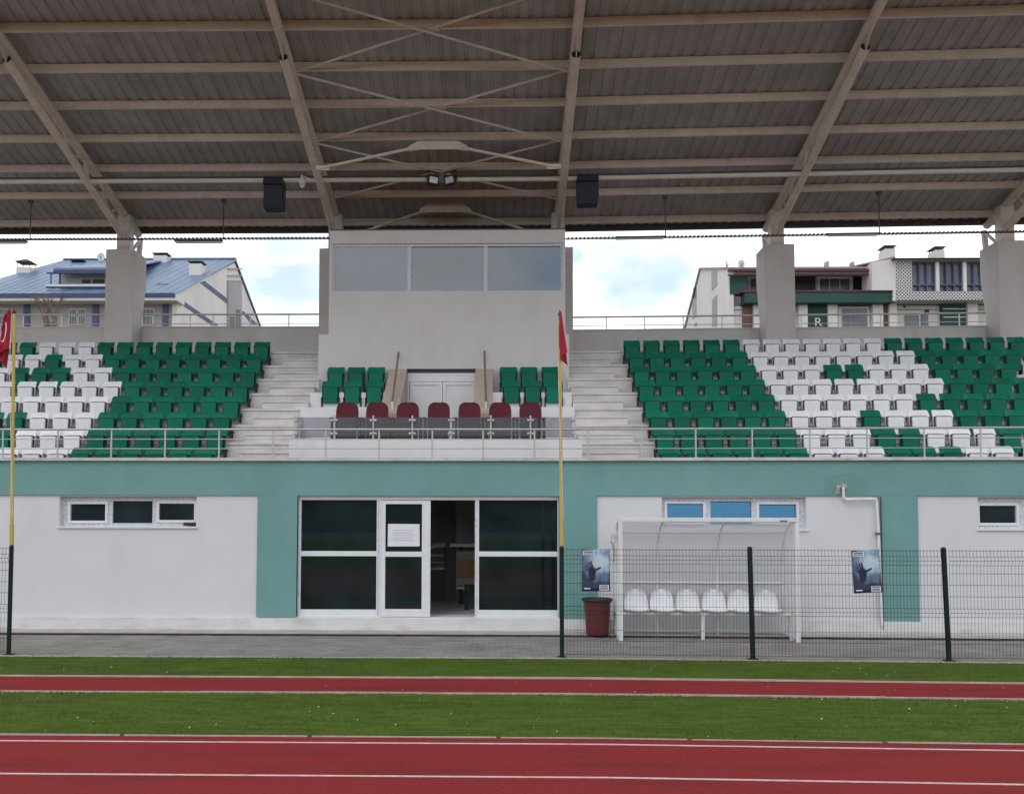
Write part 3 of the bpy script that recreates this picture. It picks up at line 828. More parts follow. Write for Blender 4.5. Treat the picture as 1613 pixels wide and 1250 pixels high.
strip_window(W0, [(-316, -261, 793, 819), (-250, -187, 788, 823), (-176, -121, 792, 818)], MT['win_dark'], 0)

# sliding door
ed = MB(); y0, y1 = FY + .10, FY + .18
zt_ = z_band - .02; zl_ = Z(787)
ed.box(dx0, dx1, y0, y1, zl_, zt_)                             # head
for a, b in ((468, 473), (592.5, 600), (748, 754.5), (878.5, 880.5)):
    ed.box(X(a), X(b), y0, y1, dz0, zl_ - .001)
for a, b in ((473, 592.5), (754.5, 878.5)):
    ed.box(X(a), X(b), y0 + .003, y1 - .003, Z(876), Z(868)); ed.box(X(a), X(b), y0 + .003, y1 - .003, dz0, Z(960.5))
edoor = ed.build('entrance_door', MT['pvc'], stand, bevel=.004)
for a in (468.2, 594, 749.5):
    mb = MB(); mb.box(X(a), X(a + 2.2), y0 - .004, y0 - .001, dz0 + .02, zl_ - .02)
    mb.build('frame_film', MT['tape'], edoor)
for a, b in ((473, 592.5), (754.5, 878.5)):
    for c, d in ((868, 787), (960.5, 876)):
        g = MB(); g.box(X(a), X(b), y0 + .036, y0 + .044, Z(c), Z(d)); g.build('pane', MT['door_glass'], edoor)
lf = MB(); la, lb = X(600.5), X(678)
lz0, lz1 = dz0 + .01, Z(788)
ga, gb = X(607), X(664.5)
for q in ((la, ga, lz0, lz1), (gb, lb, lz0, lz1), (ga, gb, Z(793.5), lz1), (ga, gb, lz0, Z(959)), (ga, gb, Z(876.5), Z(868.5))):
    lf.box(q[0], q[1], y0 - .06, y0 - .012, q[2], q[3])
leaf = lf.build('sliding_leaf', MT['pvc'], edoor, bevel=.004)
for c, d in ((868.5, 793.5), (959, 876.5)):
    g = MB(); g.box(ga, gb, y0 - .04, y0 - .032, Z(c), Z(d)); g.build('leaf_pane', MT['door_glass'], edoor)
# entrance hall behind the glass
mb = MB()
hx0, hx1, hy1, hz1 = X(430), X(960), 24.6, 2.95
mb.box(hx0 - .2, hx0, FY + .31, hy1, 0, hz1); mb.box(hx1, hx1 + .2, FY + .31, hy1, 0, hz1)
mb.box(hx0 - .2, hx1 + .2, hy1, hy1 + .2, 0, hz1); mb.box(hx0 - .2, hx1 + .2, FY + .31, hy1, hz1, hz1 + .08)
mb.box(X(718, 22.8, 850), X(760, 22.8, 850), 22.8, hy1, .12, hz1)
mb.build('hall_wall', MT['room'], stand)
mb = MB(); mb.box(hx0, hx1, FY + .61, hy1, .0, dz0 - .004); mb.build('hall_floor', MT['tiles'], stand)
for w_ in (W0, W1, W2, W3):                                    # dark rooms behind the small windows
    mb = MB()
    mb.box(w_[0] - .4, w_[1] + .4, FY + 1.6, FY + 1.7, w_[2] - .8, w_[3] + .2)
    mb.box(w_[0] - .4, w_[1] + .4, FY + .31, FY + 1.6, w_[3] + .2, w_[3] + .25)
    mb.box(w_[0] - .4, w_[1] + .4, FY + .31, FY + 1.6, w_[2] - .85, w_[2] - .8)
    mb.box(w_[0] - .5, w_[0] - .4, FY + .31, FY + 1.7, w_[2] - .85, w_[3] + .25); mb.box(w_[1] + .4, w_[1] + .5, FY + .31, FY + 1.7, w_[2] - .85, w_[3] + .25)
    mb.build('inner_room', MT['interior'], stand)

# hall furniture
Yd = 21.6
desk = thing('reception_desk', 'wood fronted reception desk seen through the open entrance door', 'desk', (X(735, Yd), Yd, dz0))
mb = MB(); a, b = X(719, Yd), X(775, Yd)
mb.box(a, b, Yd, Yd + .05, Z(910, Yd), Z(880, Yd)); mb.build('front_panel', MT['wood'], desk)
for zc, zd in ((Z(880, Yd) + .001, Z(867, Yd)), (Z(921, Yd), Z(910, Yd) - .001)):
    mb = MB(); mb.box(a, b, Yd + .002, Yd + .05, zc, zd); mb.build('side_board', MT['apron'], desk)
mb = MB(); mb.box(X(709, Yd), b + .1, Yd - .05, Yd + .6, Z(860.5, Yd), Z(855.5, Yd)); mb.build('desk_top', MT['pvc'], desk)
mb = MB(); mb.box(a, a + .3, Yd - .01, Yd + .05, Z(927, Yd), Z(923, Yd)); mb.build('foot_rail', MT['pvc'], desk)
for xx in (a + .05, b - .1):
    mb = MB(); mb.box(xx, xx + .08, Yd + .1, Yd + .5, dz0 - .003, Z(861, Yd))
    mb.build('leg', MT['black'], desk)
Yc = 20.2
chs = thing('stool', 'dark stool leg standing in the doorway beside the desk', 'stool', (X(734, Yc), Yc, dz0))
mb = MB(); xx = X(734.5, Yc)
mb.box(xx - .035, xx + .035, Yc, Yc + .07, dz0 - .003, Z(925, Yc)); mb.build('leg', MT['frame'], chs)
mb = MB(); mb.box(xx - .04, xx + .28, Yc - .02, Yc + .34, Z(925, Yc), Z(921, Yc)); mb.build('seat', MT['frame'], chs)
Yr = 22.4
rl = thing('stair_railing', 'dark hall railing with white curved handrail inside the entrance', 'railing', (X(690, Yr), Yr, dz0))
a, b = X(655, Yr), X(701, Yr)
mb = MB(); mb.path([(a, Yr, Z(868, Yr)), (X(680, Yr), Yr, Z(862, Yr)), (X(686, Yr), Yr, Z(859, Yr)), (b, Yr, Z(857.5, Yr))], .055, 8); mb.build('handrail', MT['pvc'], rl, smooth=True)
for py in (874.5, 885, 895):
    mb = MB(); mb.tube((a, Yr, Z(py, Yr)), (b, Yr, Z(py, Yr)), .015 if py < 890 else .03, n=8); mb.build('bar', MT['pvc'], rl)
mb = MB(); mb.box(a, b, Yr + .05, Yr + .1, dz0 - .003, Z(897, Yr)); mb.build('panel', MT['darkgrey'], rl)
mb = MB(); mb.tube((b, Yr, dz0 - .003), (b, Yr, Z(856, Yr)), .02, n=8); mb.build('post', MT['darkgrey'], rl)
pp = MB(); a, b, c, d = X(610.5), X(661), Z(860), Z(825)
pp.prism([(a, y0 - .042, c - .005), (b, y0 - .042, c + .0), (b - .005, y0 - .045, d), (a + .003, y0 - .044, d + .006)], (0, .003, 0))
for k in range(5):
    zz = d - (d - c) * (.3 + .11 * k); pp.box(a + .1, b - .12 - .03 * (k % 2), y0 - .047, y0 - .0455, zz, zz + .008, 1)
solo(pp, 'paper_notice', [MT['paper'], MT['ink']], 'white paper notice taped inside the sliding entrance door', 'notice', ((a + b) / 2, y0 - .045, c))
# ---------------------------------------------------------------- stadium seats
ORD = ['', 'first', 'second', 'third', 'fourth', 'fifth', 'sixth', 'seventh', 'eighth', 'ninth', 'tenth', 'eleventh', 'twelfth', 'thirteenth', 'fourteenth', 'fifteenth', 'sixteenth', 'seventeenth', 'eighteenth', 'nineteenth', 'twentieth']
ROWN = ['top row', 'second row down', 'third row down', 'fourth row down', 'fifth row down', 'sixth row down', 'seventh row down', 'bottom row']
def shell(mb, zs, wfn, yfn, bow, th, lip=0.0, nx=8):
    """a curved plastic panel: rows of heights zs, half-width wfn(z), depth yfn(z), sides swept forward by bow"""
    nz_ = len(zs); fr, bk = [], []
    for z in zs:
        hw = wfn(z)
        for i in range(nx + 1):
            u = -1 + 2 * i / nx
            y = yfn(z) - bow * u * u
            fr.append((u * hw, y, z)); bk.append((u * hw * .985, y + th, z))
    n = nx + 1; o = len(fr); vs = fr + bk; fs = []
    for j in range(nz_ - 1):
        for i in range(nx):
            a = j * n + i
            fs.append((a, a + 1, a + n + 1, a + n)); fs.append((o + a, o + a + n, o + a + n + 1, o + a + 1))
        a, b = j * n, j * n + nx
        fs.append((a, a + n, o + a + n, o + a)); fs.append((b, o + b, o + b + n, b + n))
    for i in range(nx):
        fs.append((i, o + i, o + i + 1, i + 1)); t = (nz_ - 1) * n + i
        fs.append((t, t + 1, o + t + 1, o + t))
    mb.add(vs, fs)
def corner(z, z1, r, hw):        # half-width with the top corners rounded
    return hw if z < z1 - r else hw - r + math.sqrt(max(0, r * r - (z - z1 + r) ** 2))
def make_seat(col):
    m = MT['green'] if col == 'green' else MT['white_seat']
    t = bpy.data.objects.new('stadium_seat', None); link(t); t['category'] = 'seat'
    mb = MB(False)
    zs = [.24, .40, .52, .60, .625, .66, .72, .765, .785, .795, .80]
    def wd(z):
        base = .205 + (.235 - .205) * min(1, max(0, (z - .24) / .36))
        if z > .62: base = .238 - .016 * (z - .62) / .18
        return corner(z, .80, .04, base)
    def yd(z):
        y = .02 + .05 * (z - .24) / .56
        if z > .612: y += -.030 + .085 * (z - .612) / .19      # the head of the back stands out over the folded pan
        if z > .775: y += (z - .775) * .9
        return y
    shell(mb, zs, wd, yd, .035, .03)
    mb.build('backrest', m, t, smooth=True)
    mb = MB(False)
    zs = [.205, .215, .25, .34, .46, .56, .60, .615, .62]
    def wp(z): return corner(z, .62, .03, .183 - .010 * (.62 - z) / .4) - (.03 if z < .21 else 0)
    def yp(z): return -.088 + .012 * (z - .205) / .415 + (.03 if z < .21 else 0) + (.02 if z > .612 else 0)
    shell(mb, zs, wp, yp, -.012, .055)
    mb.build('seat_pan', m, t, smooth=True)
    mb = MB(False)
    for s_ in (-1, 1):
        mb.path([(s_ * .200, -.035, .22), (s_ * .200, -.01, .58), (s_ * .192, -.004, .622), (s_ * .16, -.002, .632), (0, -.002, .634)], .0125, 6)  # dark outline: the pan's rim, with the gap's shade drawn in
        mb.box(s_ * .218 - .016, s_ * .218 + .016, -.06, .10, .12, .36)
        mb.box(s_ * .218 - .012, s_ * .218 + .012, .02, .17, .28, .33)
    mb.box(-.235, .235, .055, .085, .30, .345)
    mb.build('seat_frame', MT['frame'], t)
    return t
SEATS = {'green': make_seat('green'), 'white': make_seat('white')}
used = set()
def put_seat(col, x, y, z, label, group):
    r = RND.uniform(-.012, .012)
    if col not in used:
        used.add(col); o = move(SEATS[col], (x, y, z), r); o['label'] = label; o['group'] = group
    else:
        o = dup(SEATS[col], (x, y, z), r, label, group)
    return o
LEFT = ['G9W3G2', 'G8W2G1W2G1', 'G7W2G3W1', 'G6W6', 'G6W5', 'G6W3G2', 'G6W3G1', 'G6W3']
RIGHT = ['G6W7G7', 'G6W8G5', 'G6W3G2W3G4', 'G6W8G4', 'G6W6G5', 'G6W3G1W3G3', 'G6W3G2W3G1', 'G6W3G3W2']
import re
def expand(s): return ''.join(c * int(n) for c, n in re.findall(r'([GW])(\d+)', s))
for i in range(8):
    for side, code in ((-1, expand(LEFT[i])), (1, expand(RIGHT[i]))):
        e = X((AL if side < 0 else AR)[i], ROWY[i], 600)
        for k, c in enumerate(code):
            col = 'green' if c == 'G' else 'white'
            x = e + side * (.235 + ROWP * k) * (1.0 if side < 0 else .985)
            put_seat(col, x + RND.uniform(-.004, .004), ROWY[i], ROWZ[i], f"{col} stadium seat, {ORD[k + 1]} from the stairs in the {ROWN[i]}, {'left' if side < 0 else 'right'} block", f"{'left' if side < 0 else 'right'} block of stadium seats")
for si, (xs3, xs4) in enumerate((((529, 561, 592.5), (521, 555.5, 590)), ((801, 833, 866.5), (805.5, 839, 872)))):
    for ri, (row, pxs) in enumerate(((2, xs3), (3, xs4))):
        for k, p_ in enumerate(pxs):
            put_seat('green', X(p_, ROWY[row], 600), ROWY[row], ROWZ[row], f"green seat {'left' if si == 0 else 'right'} of the platform door, {('left', 'middle', 'right')[k]} of the {('upper', 'lower')[ri]} three", 'green seats beside the platform door')

# ---------------------------------------------------------------- maroon armchairs on the platform
Ym = 20.85
def make_armchair():
    t = bpy.data.objects.new('armchair', None); link(t); t['category'] = 'armchair'
    mb = MB(False)
    zs = [.42, .55, .7, .85, .95, 1.0, 1.025, 1.04, 1.045]
    shell(mb, zs, lambda z: corner(z, 1.045, .17, .262), lambda z: .02 + .12 * (z - .42) / .62, .03, .09)
    mb.build('backrest', MT['maroon'], t, smooth=True)
    mb = MB(False)
    shell(mb, [.14, .16, .3, .5, .58, .6], lambda z: .24 if .15 < z < .59 else .225, lambda z: -.14 + .05 * z, -.02, .10)
    mb.build('seat_pan', MT['dark_fabric'], t, smooth=True)
    for s_ in (-1, 1):
        mb = MB(False)
        mb.box(s_ * .315 - .03, s_ * .315 + .03, -.18, .12, 0, .60)
        mb.prism([(s_ * .315 - .038, -.27, .60), (s_ * .315 - .038, -.25, .65), (s_ * .315 - .038, .14, .67), (s_ * .315 - .038, .14, .60)], (.076, 0, 0))
        mb.build('armrest', MT['dark_fabric'], t, bevel=.02)
    mb = MB(False); mb.box(-.28, .28, -.04, .10, .08, .14); mb.build('base_bar', MT['black'], t)
    return t
ac = make_armchair()
names_ = ['leftmost of the seven', 'second from the left', 'third from the left', 'middle one of the seven', 'third from the right', 'second from the right', 'rightmost of the seven']
for k, p_ in enumerate((546, 593.5, 642, 691, 739.5, 788, 835.7)):
    loc = (X(p_, Ym, 650), Ym, pz); lb = f'maroon padded armchair behind the glass balustrade, {names_[k]}'
    if k == 0: move(ac, loc); ac['label'] = lb; ac['group'] = 'maroon armchairs on the platform'
    else: dup(ac, loc, RND.uniform(-.02, .02), lb, 'maroon armchairs on the platform')

# ---------------------------------------------------------------- railings
def railing(name, label, y, pxs, xend, rails, rad, zbase, group=None):
    t = thing(name, label, 'railing', (0, y, zbase))
    for k, z in enumerate(rails):
        mb = MB(); r = rad[k]
        mb.tube((xend[0], y, z), (xend[1], y, z), r, n=10); mb.build('rail', MT['stainless'], t, smooth=True)
    for x in pxs:
        mb = MB(); mb.tube((x, y, zbase), (x, y, rails[0]), .018, n=10); mb.tube((x, y, zbase), (x, y, zbase + .012), .05, n=12)
        mb.build('post', MT['stainless'], t, smooth=True)
    return t
yr = FY + .06
fpx = [-170, -85, 4.5, 90.6, 175.5, 260, 345, 430, 513, 597, 681, 761, 842, 926.5, 1010, 1096, 1185, 1276, 1366, 1456, 1545, 1634, 1725]
railing('railing', 'long steel railing with three rails on the front slab edge', yr, [X(p, yr, 700) for p in fpx], (XL, XR), [Z(676, yr), Z(691.5, yr), Z(706.5, yr)], [.024, .010, .010], z_top + .01)
yb_ = BW + .1
lx = [X(p, yb_, 500) for p in (-140, -80, -20, 37, 97, 240, 300, 336, 395, 455)]; rx_ = [X(p, yb_, 500) for p in (955, 1015.5, 1076, 1137, 1262, 1325, 1387, 1449, 1511, 1640)]
railing('railing', 'thin grey railing on the back wall, left of the press box', yb_, lx, (XL, ux0 - .02), [Z(494.5, yb_), Z(509, yb_)], [.026, .012], bz)
railing('railing', 'thin grey railing on the back wall, right of the press box', yb_, rx_, (ux1 + .02, XR), [Z(496, yb_, 1250), Z(509.5, yb_, 1250)], [.026, .012], bzr)
yg = 19.42
bal = thing('balustrade', 'low glass balustrade with steel posts in front of the maroon armchairs', 'balustrade', (X(690, yg, 680), yg, pz))
bp = [463.7, 526.5, 588, 649.5, 711, 773, 835.6, 905]
bxs = [X(p, yg, 680) for p in bp]; gz0, gz1 = pz + .06, Z(657, yg)
for k, x in enumerate(bxs):
    mb = MB(); mb.tube((x, yg, pz), (x, yg, gz1 + .04), .021, n=10)
    for zz in (gz0 + .08, gz1 - .07):
        for s_ in (-1, 1):
            if (k == 0 and s_ < 0) or (k == len(bxs) - 1 and s_ > 0): continue
            mb.tube((x + s_ * .015, yg - .012, zz), (x + s_ * .075, yg - .012, zz), .032, n=10)
    mb.build('post', MT['stainless'], bal, smooth=True)
for a, b in zip(bxs, bxs[1:]):
    mb = MB(); mb.box(a + .045, b - .045, yg - .004, yg + .004, gz0, gz1); mb.build('pane', MT['bal_glass'], bal)
for k, (near, far) in enumerate((((618, 632), (628, 555)), ((765.5, 632), (763, 553)))):
    a = P(near[0], near[1], 21.7); b = P(far[0], far[1], 23.42)
    h = thing('handrail', f"thin brown handrail sloping up {'left' if k == 0 else 'right'} of the platform door", 'handrail', (a.x, a.y, a.z - .3), 'handrails beside the platform door')
    mb = MB(); mb.tube(a, b, .028, n=10); mb.build('rail', MT['rail_brown'], h, smooth=True)
    mb = MB(); mb.tube((a.x, a.y, a.z - .28), (a.x, a.y, a.z), .022, n=10); mb.build('post', MT['pvc'], h, smooth=True)
    for t_ in (.3, .72):
        c = a.lerp(b, t_); mb = MB(); mb.path([(c.x, c.y, c.z), (c.x, c.y, c.z - .16), (c.x + (.08 if k == 0 else .08), c.y, c.z - .22)], .014, 8); mb.build('bracket', MT['steel'], h, smooth=True)

# ---------------------------------------------------------------- fixtures under the roof
yp_ = 23.4; zp_ = P(690, 283, yp_).z
mb = MB(); mb.tube((XL, yp_, zp_), (XR, yp_, zp_), .06, n=12)
solo(mb, 'service_pipe', MT['pipe'], 'long pale pipe running across under the roof trusses', 'pipe', (0, yp_, zp_), smooth=True)
mb = MB(); mb.tube((XL, yp_ + .2, zp_ + .17), (XR, yp_ + .2, zp_ + .17), .03, n=8)
solo(mb, 'conduit', MT['darkgrey'], 'thin dark conduit just above the long pale roof pipe', 'conduit', (0, yp_ + .2, zp_ + .17), smooth=True)
for k, (a, b, c, d) in enumerate(((413.5, 445, 280, 327), (909.5, 943, 275, 320))):
    p0 = P(a, d, 23.2); p1 = P(b, c, 23.2)
    t = thing('loudspeaker', f"black loudspeaker hung under the roof {'beside the white dome camera' if k == 0 else 'above the right stairs, without a camera beside it'}", 'loudspeaker', ((p0.x + p1.x) / 2, 23.2, p0.z), 'loudspeakers under the roof')
    mb = MB(); zc = p1.z - .17
    mb.prism_x([(23.2, p0.z), (23.24, zc), (23.65, zc), (23.6, p0.z)], p0.x + .01, p1.x - .01); mb.build('grille', MT['navy'], t, bevel=.015)
    mb = MB(); mb.prism_x([(23.17, zc + .005), (23.2, p1.z), (23.62, p1.z), (23.68, zc + .005)], p0.x, p1.x); mb.build('cabinet_top', MT['black'], t, bevel=.02)
    mb = MB()
    for s_ in (p0.x - .012, p1.x + .012): mb.box(s_ - .01, s_ + .01, 23.36, 23.44, p0.z + .25, zp_ + .12)
    mb.box(p0.x - .02, p1.x + .02, 23.36, 23.44, zp_ + .09, zp_ + .12); mb.build('bracket', MT['darkgrey'], t)
c = P(476, 289, 23.3)
t = thing('dome_camera', 'small white dome camera hanging from the roof pipe', 'camera', (c.x, 23.3, c.z - .15))
mb = MB(); mb.lathe([(.03, .24), (.045, .22), (.05, .14), (.085, .10), (.09, 0), (.06, -.02)], (c.x, 23.3, c.z - .02), 16); mb.build('housing', MT['pvc'], t, smooth=True)
mb = MB(); mb.lathe([(.005, -.10), (.04, -.088), (.065, -.05), (.07, 0)], (c.x, 23.3, c.z - .03), 16); mb.build('dome', MT['pvc'], t, smooth=True)
mb = MB(); mb.lathe([(.001, 0), (.022, .002), (.02, .016), (.001, .018)], (c.x, 23.222, c.z - .07), 10); mb.build('lens', MT['black'], t)
mb = MB(); mb.tube((c.x, 23.3, c.z + .2), (c.x + .3, 23.4, zp_), .02); mb.build('arm', MT['pvc'], t)
for k, (px_, rz, nm) in enumerate(((683, .22, 'left floodlight of the pair on the roof pipe, bright lens'), (708, -.25, 'right floodlight of the pair on the roof pipe, dull lens'))):
    c = P(px_, 283.5, 23.25)
    t = thing('floodlight', 'black ' + nm, 'floodlight', (c.x, 23.25, c.z)); t.rotation_euler = (0, rz * .6, rz)
    ORG[t.name] = Vector((0, 0, 0))
    mb = MB(False); mb.box(-.17, .17, -.02, .10, -.13, .14); mb.build('housing', MT['black'], t, bevel=.02)
    mb = MB(False); mb.box(-.11, .11, -.03, -.021, -.09, .07); mb.build('lens', MT['pvc'] if k == 0 else MT['stainless'], t)
    mb = MB(False); mb.box(-.205, -.192, .0, .06, -.02, .2199); mb.box(.192, .205, .0, .06, -.02, .2199); mb.box(-.205, .205, .0, .06, .22, .235); mb.build('yoke', MT['black'], t)
c = P(695.5, 283, 23.28)
mb = MB(); mb.box(c.x - .07, c.x + .07, 23.22, 23.34, c.z - .12, c.z + .15)
solo(mb, 'junction_box', MT['darkgrey'], 'dark box between the two floodlights on the pipe', 'box', (c.x, 23.28, c.z - .12), bevel=.015)
yt = 25.2
for k, (a, b, zz) in enumerate(((XL, ux0 - .01, Z(376.5, yt, 250)), (ux1 + .01, XR, P(1100, 373, yt).z))):
    tr = thing('cable_tray', f"thin ladder cable tray hanging in the opening {'left' if k == 0 else 'right'} of the press box", 'cable tray', ((a + b) / 2, yt, zz), 'cable trays under the eaves')
    mb = MB(); mb.tube((a, yt - .05, zz), (b, yt - .05, zz), .014, n=6); mb.tube((a, yt + .05, zz), (b, yt + .05, zz), .014, n=6); mb.build('side_rail', MT['darkgrey'], tr)
    mb = MB(); x = a + .06
    while x < b:
        mb.box(x, x + .05, yt - .06, yt + .06, zz - .016, zz + .03); x += .115
    rg = mb.build('rung', MT['darkgrey'], tr); rg['kind'] = 'stuff'
    for p_ in ((48, 352, -260) if k == 0 else (1048, 1385, 1720)):
        mb = MB(); xx = X(p_, yt, 350); mb.tube((xx, yt, zz), (xx, yt, zb(yt) + .02), .016, n=6); mb.box(xx - .06, xx + .06, yt - .05, yt + .05, zb(yt) - .03, zb(yt) + .05)
        mb.build('hanger_rod', MT['darkgrey'], tr)
for (a, b, py, nm) in ((-28, 43, 382, 'at the left edge of the picture'), (275, 351, 381, 'right of the left column'), (969, 1047, 375, 'right of the press box'), (1302, 1384, 370, 'above the chimneys')):
    x0, x1 = X(a, yt, py), X(b, yt, py); zz = P((a + b) / 2, py, yt).z
    t = thing('lamp', 'long grey strip lamp under the cable tray, ' + nm, 'lamp', ((x0 + x1) / 2, yt, zz), 'strip lamps under the cable trays')
    mb = MB(); mb.box(x0, x1, yt - .06, yt + .06, zz + .005, zz + .05); mb.build('housing', MT['darkgrey'], t, bevel=.01)
    mb = MB(); mb.box(x0 + .03, x1 - .03, yt - .05, yt + .05, zz - .035, zz + .004); mb.build('diffuser', MT['pipe'], t, bevel=.015)
# downpipe
yd_ = FY - .06
pts = [P(1328, 767, yd_), P(1329, 784, yd_), P(1333, 786.5, yd_), P(1376, 785.5, yd_), P(1381, 788, yd_), P(1384, 840, yd_), P(1389, 985, yd_)]
dp = thing('downpipe', 'white drain pipe bending down the wall beside the right teal pillar', 'pipe', (pts[-1].x, yd_, .2))
for a, b in ((0, 2), (2, 4), (4, 6)):
    mb = MB(); mb.path(pts[a:b + 1], .028, 10); mb.build('pipe', MT['white_metal'], dp, smooth=True)
mb = MB(); mb.tube((pts[0].x - .09, FY + .01, pts[0].z - .12), (pts[0].x - .09, yd_, pts[0].z + .02), .045, n=12); mb.tube((pts[0].x + .02, FY + .01, pts[0].z + .02), (pts[0].x + .02, yd_ - .01, pts[0].z + .02), .05, n=12)
mb.build('outlet', MT['apron'], dp, smooth=True)
mb = MB(); mb.box(pts[-1].x + .04, pts[-1].x + .054, yd_ + .03, FY + .02, .12, z_band - .02); mb.box(pts[5].x - .05, pts[5].x + .06, yd_ - .04, FY, pts[5].z - .02, pts[5].z + .02); mb.build('clamp', MT['darkgrey'], dp)

# ---------------------------------------------------------------- fence, flagpoles, flags
YF = G(884, 1034.5).y
fz = lambda py, px=884: P(px, py, YF).z
ftop = fz(864)
postx = [X(p, YF, 1000) for p in (14.5, 885, 1185.5, 1494)]
postx.append(2 * postx[3] - postx[2])
pl_ = ['at the left edge under the flag with the crescent', 'under the flagpole right of the entrance door', 'standing in front of the white shelter', 'right of the second poster', 'at the far right']
for k, x in enumerate(postx[:4]):
    t = thing('fence_post', 'dark green round fence post ' + pl_[k], 'fence post', (x, YF, 0), 'dark green fence posts')
    rr = .042 if k > 1 else .036
    lean = (.0, .0, -.03, -.05)[k]
    mb = MB(); mb.tube((x, YF, 0), (x + lean, YF, ftop + .02), rr, n=14); mb.build('post', MT['fence'], t, smooth=True)
    mb = MB(); mb.tube((x + lean, YF, ftop + .02), (x + lean, YF, ftop + .05), rr + .006, rr * .6, n=14); mb.build('cap', MT['black'], t, smooth=True)
    mb = MB(); mb.box(x - .075, x + .075, YF - .075, YF + .075, 0, .014); mb.build('foot_plate', MT['fence'], t)
def panel(x0, x1, label):
    t = thing('mesh_fence', label, 'wire fence', ((x0 + x1) / 2, YF, .05), 'green wire mesh fence panels')
    z0, z1 = .05, ftop - .01
    fold = [z1 - .10, z1 - .17, .86, .72, ]  # V-folds
    zs_ = [(z0, 0), (.28, 0), (.46, 0), (.72, 0), (.79, -.035), (.86, 0), (1.06, 0), (1.25, 0), (1.44, 0), (z1 - .245, 0), (z1 - .17, -.035), (z1 - .10, 0), (z1 + .02, 0)]
    n = int((x1 - x0 - .08) / .0555); mb = MB()
    for i in range(n + 1):
        x = x0 + .04 + i * (x1 - x0 - .08) / n
        mb.path([(x, YF + d, z) for z, d in zs_], .0025, 4)
    mb.build('vertical_wire', MT['fence'], t)
    mb = MB()
    for z, d in zs_[:-1] + [(z1 - .002, 0)]:
        mb.tube((x0 + .03, YF + d - .004, z), (x1 - .03, YF + d - .004, z), .0032, n=4)
    mb.build('horizontal_wire', MT['fence'], t)
panel(postx[1], postx[2], 'green wire mesh fence panel in front of the bin and most of the shelter')
panel(postx[2], postx[3], 'green wire mesh fence panel in front of the right teal pillar')
panel(postx[3], postx[4], 'green wire mesh fence panel at the right edge of the picture')
panel(2 * postx[0] - postx[2] + postx[1], postx[0], 'green wire mesh fence panel at the left edge of the picture')
def flagpole(x, xt, ztop, label):
    t = thing('flagpole', label, 'flagpole', (x, YF, ftop + .05), 'yellow flagpoles on the fence')
    zc = ftop + .40
    mb = MB(); mb.tube((x, YF, ftop + .05), (x + (xt - x) * .1, YF, zc), .036, n=12); mb.build('socket', MT['yellow'], t, smooth=True)
    mb = MB(); mb.tube((x + (xt - x) * .1, YF, zc), (xt, YF, ztop), .029, .026, n=12); mb.build('pole', MT['yellow'], t, smooth=True)
    mb = MB(); mb.lathe([(.028, 0), (.034, .01), (.03, .03), (.006, .07), (.004, .10)], (xt, YF, ztop), 10); mb.build('finial', MT['black'], t, smooth=True)
    mb = MB(); mb.path([(xt - .03, YF - .03, ztop - .04), (xt - .028, YF - .05, ztop - 1.1), (x + .03, YF - .045, ftop + .5)], .004, 5); mb.build('halyard', MT['flag_white'], t)
xl_t = X(22.3, YF, 492); xr_t = X(881.5, YF, 495)
flagpole(postx[0], xl_t, fz(494, 22), 'tall yellow flagpole at the left edge carrying the flag with a crescent')
flagpole(postx[1], xr_t, fz(497), 'tall yellow flagpole right of the entrance door, narrow red flag')
def in_star(u, v, cu, cv, r):
    a0 = math.atan2(v - cv, u - cu); rr = math.hypot(u - cu, v - cv)
    a = (a0 + math.pi / 5) % (2 * math.pi / 5) - math.pi / 5
    inner = r * .382; p1 = (r, 0); p2 = (inner * math.cos(math.pi / 5), inner * math.sin(math.pi / 5))
    x_, y_ = rr * math.cos(a), abs(rr * math.sin(a))
    return (p2[0] - p1[0]) * (y_ - p1[1]) - (p2[1] - p1[1]) * (x_ - p1[0]) > 0
def emblem(u, v):                # u along the fly, v from the bottom, in units of the hoist
    if math.hypot(u - .5, v - .5) < .25 and math.hypot(u - .5625, v - .5) > .2: return True
    return in_star(u, v, .8, .5, .125) if math.hypot(u - .8, v - .5) < .13 else False
def flag(name, label, fn, white_hem=0, nu=90, nv=70, emb=emblem):
    mb = MB(); mb.grid(fn, nu, nv)
    k0 = 0
    for j in range(nv):
        for i in range(nu):
            u, v = (i + .5) / nu * 1.5, 1 - (j + .5) / nv
            if emb(u, v) or u < white_hem: mb.m[j * nu + i] = 1
    t = solo(mb, name, [MT['flag_red'], MT['flag_white']], label, 'flag', fn(0, 0), smooth=True, recalc=False)
    s_ = t.modifiers.new('thickness', 'SOLIDIFY'); s_.thickness = .004
    return t
zl0 = fz(488, 22)
def drape_left(s, v):            # hangs limp beside the pole, the emblem on the near fold
    x0, z0 = xl_t - .03, zl0 - .70 * v
    k = min(1, s / .58); e = max(0, (s - .58) / .42)
    W_ = .07 + .125 * v ** .7
    sp = W_ * (k - .5 * e) + .010 * math.sin(s * 16 + v * 3) * k
    return Vector((x0 - sp, YF - .03 - .07 * math.sin(k * 1.9 + .5 * v) + .10 * e + .02 * math.sin(s * 19 + v * 2), z0 - .13 * k ** 1.5 - .22 * e ** 1.2))
flag('flag', 'limp red flag with white crescent hanging at the left picture edge', drape_left, .03)
zr0 = fz(489)
def drape_right(s, v):
    x0, z0 = xr_t - .01, zr0 - .64 * v
    wd = (.03 + .10 * v) * (.5 - .5 * math.cos(s * 9.4)) * min(1, s * 3)
    return Vector((x0 + wd + .015 * s, YF - .04 - .09 * s * math.sin(s * 11 + v) - .02 * s, z0 - .32 * s ** 1.15 * (.4 + .6 * v)))
